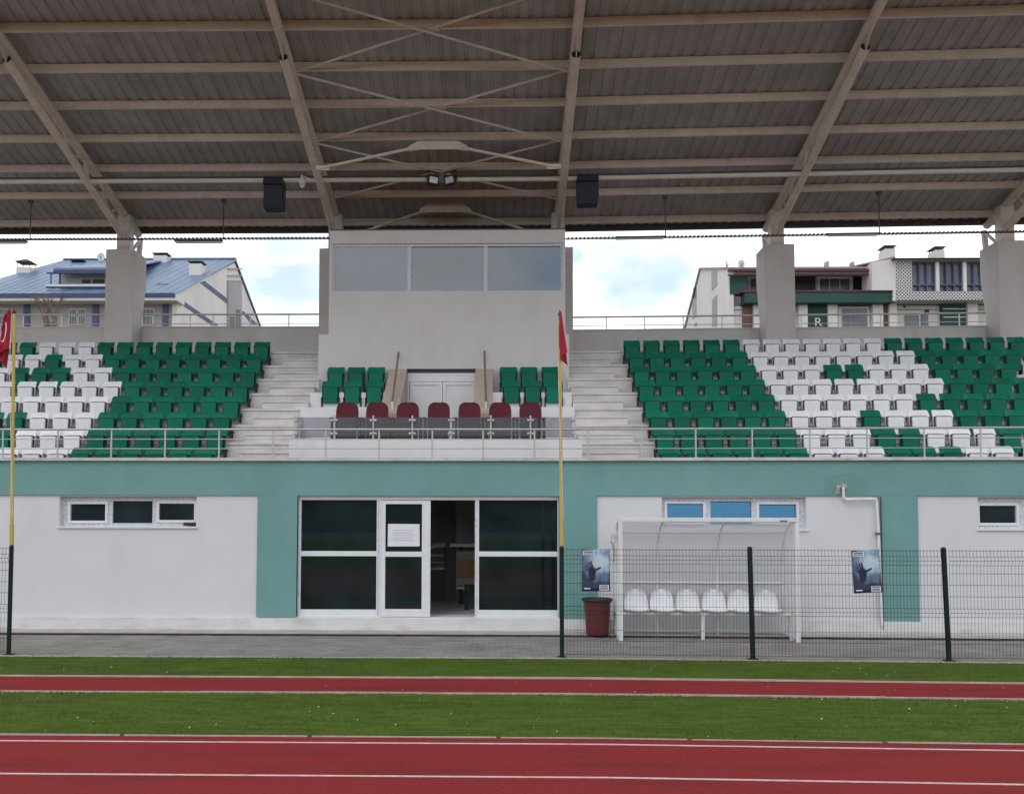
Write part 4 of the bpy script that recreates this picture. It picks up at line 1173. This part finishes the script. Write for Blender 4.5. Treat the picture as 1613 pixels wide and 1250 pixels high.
flag('flag', 'narrow furled red flag hanging in front of the press box wall', drape_right, emb=lambda u, v: u < .10 and .64 < v < .73)

# ---------------------------------------------------------------- posters on the fence
def poster(a, b, c, d, tilt, label):
    y = YF - .045
    p0, p1 = P(a, d, y), P(b, c, y)
    w_, h_ = p1.x - p0.x, p1.z - p0.z
    t = thing('poster', label, 'poster', ((p0.x + p1.x) / 2, y, p0.z), 'posters tied to the fence'); ORG[t.name] = Vector((0, 0, 0))
    t.rotation_euler = (0, tilt, -math.atan(SH) if p0.x > XB else 0)
    mb = MB(False)
    mb.grid(lambda u, v: Vector((w_ * (u - .5), .012 * math.sin(u * 5 + v * 3) * v, h_ * v)), 10, 12)
    o = mb.build('sheet', MT['poster'], t, smooth=True); o.modifiers.new('thickness', 'SOLIDIFY').thickness = .002
    mb = MB(False)               # the dark hand reaching across the light cloud
    yy = -.006
    palm = [(-.115, .20), (-.03, .20), (.0, .33), (-.02, .40), (-.07, .43), (-.12, .39), (-.13, .31)]
    k = h_ / .73
    mb.prism([(x * k, yy, z * k) for x, z in palm], (0, -.003, 0))
    for (x0, z0, x1, z1, r) in ((-.02, .36, .085, .415, .016), (-.06, .42, -.085, .52, .013), (-.09, .42, -.125, .50, .012), (-.11, .40, -.165, .455, .011), (-.12, .36, -.18, .39, .010)):
        mb.bar((x0 * k, yy - .002, z0 * k), (x1 * k, yy - .002, z1 * k), .004, r * 2 * k, (0, 0, 1))
    mb.build('hand_print', MT['poster_dark'], t)
    for (xa, xb, za, zc, rows) in ((-.46, -.06, .86, .965, ((.875, .91, 7), (.925, .95, 1))), (.12, .45, .02, .15, ((.035, .10, 7), (.115, .135, 1))), (-.42, -.2, .05, .075, ())):
        mb = MB(False); mb.box(xa * w_, xb * w_, -.014, -.004, h_ * za, h_ * zc)
        for (r0, r1, n_) in rows:
            for k2 in range(n_):
                s0 = xa + .03 + (xb - xa - .06) * k2 / n_; mb.box(s0 * w_, (s0 + (xb - xa - .06) / n_ * (.6 if n_ > 1 else 1)) * w_, -.0155, -.0139, h_ * r0, h_ * r1, 1)
        mb.build('title_block', [MT['paper'], MT['poster_dark']], t)
poster(916.5, 961, 864.5, 930.5, 0.0, 'dark blue poster on the fence above the maroon bin')
poster(1345, 1388.5, 866, 933, -.05, 'slightly tilted dark blue poster on the fence near the teal pillar')

# ---------------------------------------------------------------- bin
bc = Vector((X(941, 18.0, 970), 18.02, .05)); hb = P(941, 942.5, 17.9).z - .05
t = thing('litter_bin', 'maroon plastic bin with a black rim by the fence poster', 'bin', bc)
mb = MB(); mb.lathe([(.215, 0), (.225, .01), (.262, hb - .1), (.27, hb - .1), (.275, hb - .06)], bc, 32); mb.build('body', MT['bin'], t, smooth=True)
mb = MB(); mb.lathe([(.272, hb - .062), (.30, hb - .055), (.315, hb - .03), (.305, hb), (.27, hb + .005), (.255, hb - .02), (.24, hb - .3), (.001, hb - .3)], bc, 32, cap=False); mb.build('rim', MT['black'], t, smooth=True)

# ---------------------------------------------------------------- team shelter
Y0, Y1 = 17.35, 18.28
sx0, sx1 = X(977.5, Y0, 910), X(1256, Y0, 910)
zt0 = P(1100, 819, Y0).z
sh_ = thing('team_shelter', 'white framed team shelter with cloudy panels and six bucket seats', 'shelter', ((sx0 + sx1) / 2, Y1, .05))
pr = [(Y0, zt0), (Y0 + .35, zt0 - .06), (Y0 + .62, zt0 - .22), (Y0 + .82, zt0 - .48), (Y1, zt0 - .85), (Y1, .05)]
mb = MB()
mb.box(sx0 - .035, sx1 + .035, Y0 - .035, Y0 + .035, zt0 - .03, zt0 + .05)
for x in (sx0, sx1): mb.box(x - .04, x + .04, Y0 - .03, Y0 + .03, 0, zt0 - .031)
mb.build('front_frame', MT['white_metal'], sh_, bevel=.008)
nb = 4
for k in range(nb):
    x = sx0 + (sx1 - sx0) * (0, .255, .615, 1)[k]
    mb = MB(); mb.path([(x, y + .0, z) for y, z in pr], .022, 8); mb.build('rib', MT['white_metal'], sh_, smooth=True)
for y, z in ((Y0 + .62, zt0 - .235), (Y1 - .02, P(1100, 917, Y1).z), (Y1 - .02, .10)):
    mb = MB(); mb.tube((sx0, y, z), (sx1, y, z), .024, n=8); mb.build('cross_rail', MT['white_metal'], sh_, smooth=True)
for x in (sx0, sx1):
    mb = MB(); mb.box(x - .02, x + .02, Y0 + .031, Y1, .05, .09)
    for f in (.3, .52, .75): 
        y = Y0 + (Y1 - Y0) * f; mb.box(x - .012, x + .012, y - .012, y + .012, .091, zt0 - (.10, .2, .38)[(.3, .52, .75).index(f)])
    mb.build('side_frame', MT['white_metal'], sh_)
mb = MB()
a0 = [(y + .02, z + .025) for y, z in pr]
for a, b in ((sx0, sx1),):
    vs = []
    for y, z in a0: vs += [(a, y, z), (b, y, z)]
    mb.add(vs, [(2 * i, 2 * i + 1, 2 * i + 3, 2 * i + 2) for i in range(len(a0) - 1)])
mb.build('roof_panel', MT['poly'], sh_, recalc=False)
for x in (sx0 + .028, sx1 - .028):
    mb = MB(); mb.add([(x, y, z) for y, z in [(Y0 + .035, .1)] + [(Y0 + .035, zt0)] + pr[1:]], [tuple(range(len(pr) + 1))]); mb.build('side_panel', MT['poly'], sh_, recalc=False)
zb_ = P(1100, 965, 17.75).z
mb = MB(); mb.box(sx0, sx1, 17.72, 17.78, zb_ - .05, zb_); 
for f in (.0, .49, 1.0):
    x = sx0 + (sx1 - sx0) * f; mb.box(x - .03, x + .03, 17.7, 17.76, .0, zb_ - .051); mb.box(x - .03, x + .03, 17.76, Y1 - .02, zb_ - .045, zb_ - .01)
mb.build('bench_frame', MT['white_metal'], sh_)
for p_ in (1004, 1045, 1086, 1128, 1168.5, 1211):
    xc = X(p_, 17.75, 950)
    mb = MB()
    pf = [(-.22, .045), (-.235, .03), (-.22, .015), (-.1, .0), (.04, .0), (.12, .03), (.165, .10), (.185, .22), (.20, .35), (.208, .40), (.21, .43)]
    hwf = lambda j: (.19, .2, .215, .225, .235, .24, .24, .225, .19, .14, .07)[j]
    vs = []; nx = 10
    for j, (dy, dz) in enumerate(pf):
        for i in range(nx + 1):
            u = -1 + 2 * i / nx
            side = .05 * abs(u) ** 3
            vs.append((xc + u * hwf(j), 17.80 + dy - (side if j > 5 else 0), zb_ + .012 + dz + (side if j <= 5 else 0)))
    fs = [(j * (nx + 1) + i, j * (nx + 1) + i + 1, (j + 1) * (nx + 1) + i + 1, (j + 1) * (nx + 1) + i) for j in range(len(pf) - 1) for i in range(nx)]
    mb.add(vs, fs); o = mb.build('seat', MT['white_seat'], sh_, smooth=True, recalc=False); o.modifiers.new('thickness', 'SOLIDIFY').thickness = .008
mb = MB(); a = P(962, 852, Y0 + .3); mb.path([a, P(965, 856, Y0 + .3), P(967, 866, Y0 + .3), P(967, 885, Y0 + .3)], .018, 8); mb.build('bent_strut', MT['beige'], sh_, smooth=True)
mb = MB(); mb.prism([P(971, 819, Y0 + .2), P(971, 842, Y0 + .2), P(964, 850, Y0 + .35), P(960.5, 848, Y0 + .4), P(964, 838, Y0 + .3)], (0, .004, 0)); mb.build('torn_panel', MT['white_metal'], sh_)
mb = MB(); a, b = P(1229, 821.8, Y0 - .04), P(1240, 819.3, Y0 - .04); mb.box(a.x, b.x, Y0 - .040, Y0 - .0352, a.z, b.z); mb.build('maker_plate', MT['darkgrey'], sh_)
# ---------------------------------------------------------------- houses beyond the stand
def P0(px, py, Y): return P(px, py, Y, False)
def rect(mb, a, b, c, d, y0, y1, mi=0):
    """box whose front face, at depth y0, covers the photo rectangle a-b, c-d"""
    p0, p1 = P0(a, d, y0), P0(b, c, y0)
    mb.box(p0.x, p1.x, y0, y1, p0.z, p1.z, mi)
def part(name, m, parent, rects, y0, y1, bevel=0):
    for r in rects:
        mb = MB(False); rect(mb, *r, y0, y1); o = mb.build(name, m, parent, bevel=bevel)
    return o
HY = 55.0
hl = thing('apartment_house', 'white house with a shiny blue metal roof, left of the press box', 'house', (-27, HY, 0), bend=False)
gx = P0(279, 463, HY).x; gl = -34.5
ez = P0(150, 462, HY).z; ry = 66.8; rz_ = P0(250, 411, ry).z; by_ = 2 * ry - HY
mb = MB(False); mb.prism([(gx, HY, 0), (gx, by_, 0), (gx, by_, ez), (gx, ry, rz_ - .15), (gx, HY, ez)], (-.3, 0, 0)); mb.box(gl, gx - .3, by_ - .3, by_, 0, ez); mb.build('wall', MT['b_white'], hl)
mb = MB(False); mb.box(gl, gx - .301, HY + .3, HY + .6, 0, ez); mb.box(gl, gl + .3, HY + .6, by_ - .3, 0, ez); mb.build('front_wall', MT['b_grey'], hl)
part('soffit_band', MT['b_white'], hl, [(-190, 278.5, 463, 474)], HY - .75, HY + .6)
mb = MB(False)
slope = (rz_ - ez) / (ry - HY); ov = .7
zz = lambda y: ez + slope * (y - HY)
mb.prism([(gl - .3, HY - ov, zz(HY - ov)), (gx + .12, HY - ov, zz(HY - ov)), (gx + .12, ry, rz_), (gl + .9, ry, rz_)], (0, 0, .12))
mb.prism([(gl - .3, by_ + ov, zz(HY - ov)), (gx + .12, by_ + ov, zz(HY - ov)), (gx + .12, ry, rz_), (gl + .9, ry, rz_)], (0, 0, .12))
hroof = mb.build('roof', MT['b_roof'], hl)
mb = MB(False); x = gl + 1.4
while x < gx: mb.bar((x, HY - ov, zz(HY - ov) + .125), (x, ry, rz_ + .125), .03, .02); x += .62
mb.build('roof_seam', MT['b_roof'], hroof)
mb = MB(False); mb.box(gl - .3, gx + .15, HY - ov - .14, HY - ov - .06, zz(HY - ov) - .12, zz(HY - ov) + .13); mb.build('gutter', MT['b_gutter'], hroof)
mb = MB(False); mb.box(gl + .9, gx + .12, ry - .15, ry + .15, rz_ + .1, rz_ + .2); mb.build('ridge_cap', MT['b_roof'], hroof)
for a, b in ((33, 46), (142, 155), (253, 264.5), (-70, -57)):
    part('pilaster', MT['b_blue'], hl, [(a, b, 474.3, 640)], HY + .18, HY + .3)
for (a, b) in ((-2, 12.5), (-40, -18), (108, 121.5), (122.5, 135.5), (223.5, 243)):
    wn = part('window', MT['b_white'], hl, [(a, b, 485.5, 512)], HY + .24, HY + .3)
    mb = MB(False)
    w_ = (b - a - 3) / 3
    for k in range(3): rect(mb, a + 1.2 + k * (w_ + .3), a + 1.2 + k * (w_ + .3) + w_ - .3, 487, 497, HY + .225, HY + .239); rect(mb, a + 1.2 + k * (w_ + .3), a + 1.2 + k * (w_ + .3) + w_ - .3, 498, 511, HY + .225, HY + .239)
    mb.build('pane', MT['b_glass'], wn)
# dormer
dy = HY + 1.6
dm = part('dormer', MT['b_grey'], hl, [(93, 196, 431, 447)], dy, dy + 5)
part('window', MT['b_dark'], dm, [(129, 142.5, 440.5, 446), (146, 164, 440, 446), (172, 190, 440, 446)], dy - .03, dy - .001)
mb = MB(False); rect(mb, 84, 200, 424, 430.5, dy - .9, dy - .75); mb.build('fascia', MT['b_gutter'], dm)
mb = MB(False)
p, q = P0(84, 424, dy - .9), P0(196, 424, dy - .9)
mb.prism([(p.x, dy - .9, p.z), (q.x, dy - .9, p.z), (q.x - 1.5, ry - 1, rz_ - .35), (p.x + 1.2, ry - 1, rz_ - .35)], (0, 0, .1)); mb.build('dormer_roof', MT['b_roof'], dm)
mb = MB(False); rect(mb, 72, 200, 447.2, 451, dy - 1.1, dy - .95); mb.build('balcony_edge', MT['b_white'], dm)
mb = MB(False); rect(mb, 72, 200, 451.1, 453.2, dy - 1.09, dy - .94); rect(mb, 92.5, 95, 430.6, 447, dy - .8, dy - .7); rect(mb, 79, 81, 430, 447, dy - .9, dy - .85); rect(mb, 73, 86, 428.5, 430.4, dy - .95, dy - .8); mb.build('dark_trim', MT['b_gutter'], dm)
def roofpt(px, py):
    lo, hi = HY - 1, ry + 8
    for _ in range(50):
        m_ = (lo + hi) / 2
        if P0(px, py, m_).z > zz(m_): lo = m_
        else: hi = m_
    return lo
def chimney(a, b, top, base, captop, parent, y=None, cap=True):
    y = y or roofpt((a + b) / 2, base)
    mb = MB(False); rect(mb, a, b, top, base + 5, y, y + .9); c = mb.build('chimney', MT['b_white'], parent)
    w_ = (b - a)
    mb = MB(False); p, q = P0(a, top, y), P0(b, captop, y)
    for sx in (p.x + .04, q.x - .08): mb.box(sx, sx + .04, y + .05, y + .09, p.z, p.z + (q.z - p.z) * .6); mb.box(sx, sx + .04, y + .8, y + .84, p.z, p.z + (q.z - p.z) * .6)
    m_ = (p.x + q.x) / 2; zc = p.z + (q.z - p.z) * .55
    mb.add([(p.x - .1, y - .1, zc), (q.x + .1, y - .1, zc), (q.x + .1, y + 1, zc), (p.x - .1, y + 1, zc), (m_, y + .45, q.z)], [(0, 1, 4), (1, 2, 4), (2, 3, 4), (3, 0, 4), (3, 2, 1, 0)])
    mb.build('cap', MT['b_cap'], c)
chimney(25, 47.5, 420, 432, 404.5, hroof)
chimney(112, 131, 414, 416, 407, hroof)
chimney(241, 262, 402, 416, 395.5, hroof)
chimney(297.5, 317, 415, 436, 408.5, hroof)
y = roofpt(257, 449)
mb = MB(False); rect(mb, 247, 265, 447, 451, y - .4, y + .4); mb.build('roof_vent', MT['b_gutter'], hroof)
def dish(px, py, r_px, y, label, parent, yaw_=.2):
    c = P0(px, py, y); r = r_px * y / FP
    o = thing('satellite_dish', label, 'satellite dish', (c.x, y, c.z - r * 1.4), bend=False); ORG[o.name] = Vector((0, 0, 0)); o.rotation_euler = (0, 0, yaw_)
    mb = MB(False); n = 16; vs = [(0, .05 * r * 4, r * 1.4)]; fs = []
    for k, f in enumerate((.5, .8, 1)):
        for i in range(n):
            a = 2 * math.pi * i / n; vs.append((r * .85 * f * math.cos(a), .2 * r * (1 - f * f), r * 1.4 + r * f * math.sin(a)))
    fs += [(0, 1 + i, 1 + (i + 1) % n) for i in range(n)]
    for k in range(2): fs += [(1 + k * n + i, 1 + (k + 1) * n + i, 1 + (k + 1) * n + (i + 1) % n, 1 + k * n + (i + 1) % n) for i in range(n)]
    mb.add(vs, fs); d = mb.build('reflector', MT['b_white'], o, smooth=True, recalc=False); d.modifiers.new('thickness', 'SOLIDIFY').thickness = .02
    mb = MB(False); mb.tube((0, .25 * r, -.6), (0, .25 * r, r * 1.4), .03, n=6); mb.tube((0, .2 * r, r * .7), (0, -.6 * r, r * 1.2), .018, n=5); mb.box(-.05, .05, -.65 * r, -.5 * r, r * 1.15, r * 1.3); mb.build('arm', MT['darkgrey'], o)
dish(159, 404.5, 7, ry - 1.2, 'round pale satellite dish on the blue roof beside the left column', None)
# gable wall: diagonal stripes, balcony shaft
def gpoly(pts, X_, m, name, parent, th=.02):
    mb = MB(False); mb.prism([PXp(a, b, X_) for a, b in pts], (th, 0, 0)); return mb.build(name, m, parent)
c4 = lambda x, y: (x / 3.289, y / 3.289 + 360)
for pts in ([(1035, 280), (1060, 272), (1174, 360), (1174, 388)], [(917, 352), (917, 378), (1098, 502), (1132, 502)], [(1247, 428), (1262, 428), (1337, 498), (1305, 498)]):
    gpoly([c4(*p) for p in pts], gx + .001, MT['b_blue'], 'stripe', hl)
gpoly([c4(1176, 270), c4(1246, 270), c4(1246, 505), c4(1176, 505)], gx + .002, MT['b_grey'], 'balcony_shaft', hl, .12)
gpoly([c4(1222, 420), c4(1245, 420), c4(1245, 505), c4(1222, 505)], gx + .124, MT['b_dark'], 'shaft_door', hl, .02)
gpoly([c4(1190, 455), c4(1215, 455), c4(1215, 505), c4(1190, 505)], gx + .124, MT['b_dark'], 'shaft_window', hl, .02)
for yy in (205, 240, 268):
    gpoly([c4(1176, yy), c4(1246, yy), c4(1246, yy + 6), c4(1176, yy + 6)], gx + .002, MT['b_grey'], 'balcony_bar', hl, .15)

# right house
RY = 50.0
hr = thing('apartment_block', 'cream and dark green apartment block right of the press box', 'house', (22, RY, 0), bend=False)
rx = P0(1147, 430, RY).x; rr_ = rx + 26
xa = PXp(1103.5, 422, rx); xb = PXp(1077.5, 512, rx); ft = P0(1147, 422.5, RY).z
mb = MB(False); mb.prism([(rx, RY, 0), (rx, xb.y + 3, 0), (rx, xb.y + 3, xb.z - 2), (rx, xb.y, xb.z), (rx, xa.y, xa.z), (rx, RY, ft)], (.3, 0, 0))
mb.build('side_wall', MT['b_white'], hr)
mb = MB(False); mb.prism([(rx - .1, RY - .2, ft + .02), (rx - .1, xa.y, xa.z + .02), (rx - .1, xb.y + 3, xb.z - 2.1), (rx - .1, xb.y + 3, xb.z - 2.3), (rx - .1, xa.y - .05, xa.z - .12), (rx - .1, RY - .2, ft - .1)], (26, 0, 0)); hrr = mb.build('roof', MT['b_pink'], hr)
c7 = lambda x, y: (x / 6.72 + 1060, y / 6.72 + 380)
for pts in ([(405, 315), (466, 310), (466, 465), (410, 525)], [(414, 620), (466, 560), (466, 900), (414, 900)], [(200, 600), (246, 570), (246, 790), (205, 830)], [(220, 880), (250, 850), (250, 900), (220, 900)]):
    gpoly([c7(*p) for p in pts], rx - .021, MT['b_grey'], 'recess_panel', hr)
gpoly([c7(212, 500), c7(246, 480), c7(246, 600), c7(205, 610)], rx - .022, MT['b_dark'], 'side_window', hr)
mb = MB(False)
p0 = P0(1147, 480, RY)
mb.box(rx + .301, rr_, RY + 1.4, RY + 1.6, p0.z - .2, ft - .4)       # attic back wall
mb.box(rx + .301, rr_, RY + .3, RY + .5, 0, p0.z); mb.box(rx + .301, rr_, RY + .3, RY + 1.6, p0.z - .25, p0.z - .21)
mb.build('front_wall', MT['b_white'], hr)
mb = MB(False); mb.box(rx + .301, P0(1373, 430, RY).x, RY - .25, RY + .3, P0(1200, 433, RY).z, P0(1200, 428, RY).z); mb.build('awning', MT['b_pink'], hr)
part('eave_trim', MT['b_maroon'], hr, [(1147, 1371, 424, 427.5), (1147, 1371, 431.5, 433.5)], RY - .4, RY - .26)
part('dark_recess', MT['b_green'], hr, [(1150, 1177, 433, 463)], RY - .05, RY + .29)
part('dark_recess', MT['b_dark'], hr, [(1252, 1284.5, 434, 458), (1345, 1370, 434, 458)], RY + 1.3, RY + 1.39)
for a, b in ((1179, 1195), (1288, 1342)):
    w_ = part('window', MT['b_white'], hr, [(a, b, 435, 458)], RY + 1.3, RY + 1.39)
    n = 1 if b - a < 20 else 3
    part('pane', MT['b_glass'], w_, [(a + 4 + k * (b - a - 6) / n, a + 2 + (k + 1) * (b - a - 6) / n, 439, 457) for k in range(n)], RY + 1.27, RY + 1.299)
part('coping', MT['b_maroon'], hr, [(1166, 1409, 456.5, 460)], RY - .65, RY + .29)
part('green_band', MT['b_green'], hr, [(1173.5, 1408, 460.3, 476.5)], RY - .6, RY + .28)
part('pillar', MT['b_white'], hr, [(1189, 1197, 477, 640), (1261, 1272, 477, 640), (1307, 1319, 477, 640), (1378, 1391, 477, 640), (1404, 1413, 477, 640), (1528, 1540, 473, 640)], RY - .1, RY + .29)
part('brown_panel', MT['b_brown'], hr, [(1172, 1188.5, 480, 640), (1391.3, 1403.7, 477, 640)], RY + .1, RY + .28)
part('green_panel', MT['b_green'], hr, [(1272.3, 1306.7, 477, 640), (1486, 1527.5, 474, 640)], RY + .1, RY + .281)
part('panel_trim', MT['b_white'], hr, [(1486, 1527.5, 485.5, 487), (1486, 1527.5, 498.5, 500)], RY + .06, RY + .099)
w_ = part('window', MT['b_white'], hr, [(1323, 1369, 482.5, 640)], RY + .16, RY + .29)
part('pane', MT['b_glass'], w_, [(1327, 1340, 486, 520), (1341.5, 1353, 486, 520), (1354.5, 1366, 486, 520)], RY + .13, RY + .159)
w_ = part('balcony_door', MT['b_glass'], hr, [(1427, 1450, 496, 540), (1452, 1462, 493, 540)], RY + .2, RY + .29)
part('lamp_box', MT['b_dark'], hr, [(1458, 1464, 488, 491.5), (1424.5, 1427, 481.5, 484)], RY + .2, RY + .29)
fc = bpy.data.curves.new('letter', 'FONT'); fc.body = 'R'; fc.size = 1; fc.extrude = .02
fo = bpy.data.objects.new('letter_tmp', fc); S.collection.objects.link(fo)
bpy.context.view_layer.update()
me = bpy.data.meshes.new_from_object(fo.evaluated_get(bpy.context.evaluated_depsgraph_get()))
bpy.data.objects.remove(fo)
a, b = P0(1284, 513.5, RY + .07), P0(1295, 500.5, RY + .07)
xs_ = [v.co.x for v in me.vertices]; ys_ = [v.co.y for v in me.vertices]
for v in me.vertices:
    x_ = (v.co.x - min(xs_)) / (max(xs_) - min(xs_)); y_ = (v.co.y - min(ys_)) / (max(ys_) - min(ys_))
    v.co = Vector((a.x + x_ * (b.x - a.x), RY + .07 - v.co.z, a.z + y_ * (b.z - a.z))) - ORG[hr.name]
me.materials.append(MT['b_white']); lo_ = bpy.data.objects.new('letter', me); link(lo_, hr)
# tower part with lattice cladding
ty = RY - .75
mb = MB(False)
pts = [P0(1373.5, 413, ty), P0(1411, 407, ty), P0(1411, 473.5, ty), P0(1407, 473.5, ty), P0(1407, 457, ty), P0(1373.5, 457, ty)]
mb.prism(pts, (0, 1.4, 0)); mb.build('tower_wall', MT['b_white'], hr)
mb = MB(False)
x0_, x1_ = P0(1411.3, 440, ty).x, rr_
wz = [P0(1450, py, ty).z for py in (472.5, 459, 413, 410)]
wxs = [P0(p, 440, ty).x for p in (1437, 1480, 1523, 1566, 1609, 1652)]
mb.box(x0_, x1_, ty, ty + 1.4, wz[0], wz[1]); mb.box(x0_, wxs[0], ty, ty + 1.4, wz[1], wz[3]); mb.box(wxs[0], x1_, ty + .4, ty + 1.4, wz[1], wz[3])
mb.build('lattice_cladding', MT['lattice'], hr)
for k in range(5):
    a, b = wxs[k] + .02, wxs[k + 1] - .22
    fr = MB(False); n = 3
    for j in range(n + 1):
        xx = a + (b - a) * j / n; fr.box(xx - .04, xx + .04, ty + .08, ty + .2, wz[1], wz[2])
    fr.box(a, b, ty + .085, ty + .195, wz[1] + .36, wz[1] + .44)
    wn = fr.build('window', MT['b_blue'], hr)
    g = MB(False); g.box(a, b, ty + .25, ty + .39, wz[1], wz[2]); g.build('pane', MT['b_glass'], wn)
    pm = MB(False); pm.box(b + .02, b + .2, ty - .03, ty + .39, wz[1], wz[2]); pm.build('post', MT['b_white'], hr)
part('tower_roof', MT['b_cap'], hr, [(1408, 1900, 404.5, 407)], ty - .4, ty + 3)
part('tower_fascia', MT['b_white'], hr, [(1411, 1900, 407.2, 409.8)], ty - .15, ty + 1.4)
mb = MB(False); p, q = P0(1340, 419, RY), P0(1409, 406.5, RY); mb.prism([(p.x, RY - .1, p.z - .1), (q.x, RY - .1, q.z), (q.x, RY + 4, q.z + .1), (p.x, RY + 4, p.z)], (0, 0, .08)); mb.build('tower_eave', MT['b_pink'], hr)
chimney(1394.5, 1410, 391.5, 407, 383, hrr, RY + .4)
chimney(1473.5, 1488, 393.5, 404, 384.5, hrr, RY + .4)
for a, b, c, d in ((1302, 1306, 411, 417), (1342, 1346, 412, 417)):
    part('roof_vent', MT['b_grey'], hrr, [(a, b, c, d + 4)], RY + .5, RY + .9)
dish(1145.5, 415, 6.5, RY + 1.5, 'satellite dish turned edge on, left one on the cream block roof', None, 1.15)
dish(1168, 415.5, 6.8, RY + 1.5, 'round satellite dish facing out on the cream block roof', None, .1)

# bare tree between the stand and the blue-roofed house
def bare_tree(px, Y, htop, label):
    b = P0(px, 520, Y); base = Vector((b.x, Y, 0)); H = P0(px, htop, Y).z
    t = thing('bare_tree', label, 'tree', base, bend=False)
    tr = MB(False); tw = MB(False); R_ = random.Random(5)
    def grow(p, d, r, L_, lev):
        q = p + d * L_
        mbx = tr if lev < 2 else tw
        mid_ = p.lerp(q, .5) + Vector((R_.uniform(-.1, .1), R_.uniform(-.1, .1), 0)) * L_ * .3
        mbx.path([p, mid_, q], [r, r * .85, r * .65], 6 if lev < 2 else 4)
        if lev >= 5: return
        for k in range(3 if lev < 4 else 2):
            a = R_.uniform(0, 6.28); sp = R_.uniform(.25, .6)
            nd = (d + Vector((math.cos(a) * sp, math.sin(a) * sp, R_.uniform(.0, .3)))).normalized()
            grow(p.lerp(q, R_.uniform(.55, 1)), nd, r * .55, L_ * R_.uniform(.55, .75), lev + 1)
    for dx_, ang in ((-.22, -.008), (.12, .01)):
        p = base + Vector((dx_, 0, 0)); s_ = p + Vector((ang * H * .55, 0, H * .93))
        tr.path([p, p.lerp(s_, .5) + Vector((.1, 0, 0)), s_], [.2, .16, .12], 8)
        for k in range(5):
            a = R_.uniform(0, 6.28); grow(p.lerp(s_, R_.uniform(.86, 1)), Vector((math.cos(a) * .5, math.sin(a) * .5, 1)).normalized(), .045, H * .042, 1)
    tr.build('trunk', MT['bark'], t, smooth=True); tw.build('twigs', MT['bark'], t)
bare_tree(80, 46, 462, 'leafless pale tree in front of the blue-roofed house')

for o in list(S.objects):
    if o.type == 'MESH' and o.parent is None and not o.get('category') and not o.get('kind'):
        o['kind'] = 'structure'
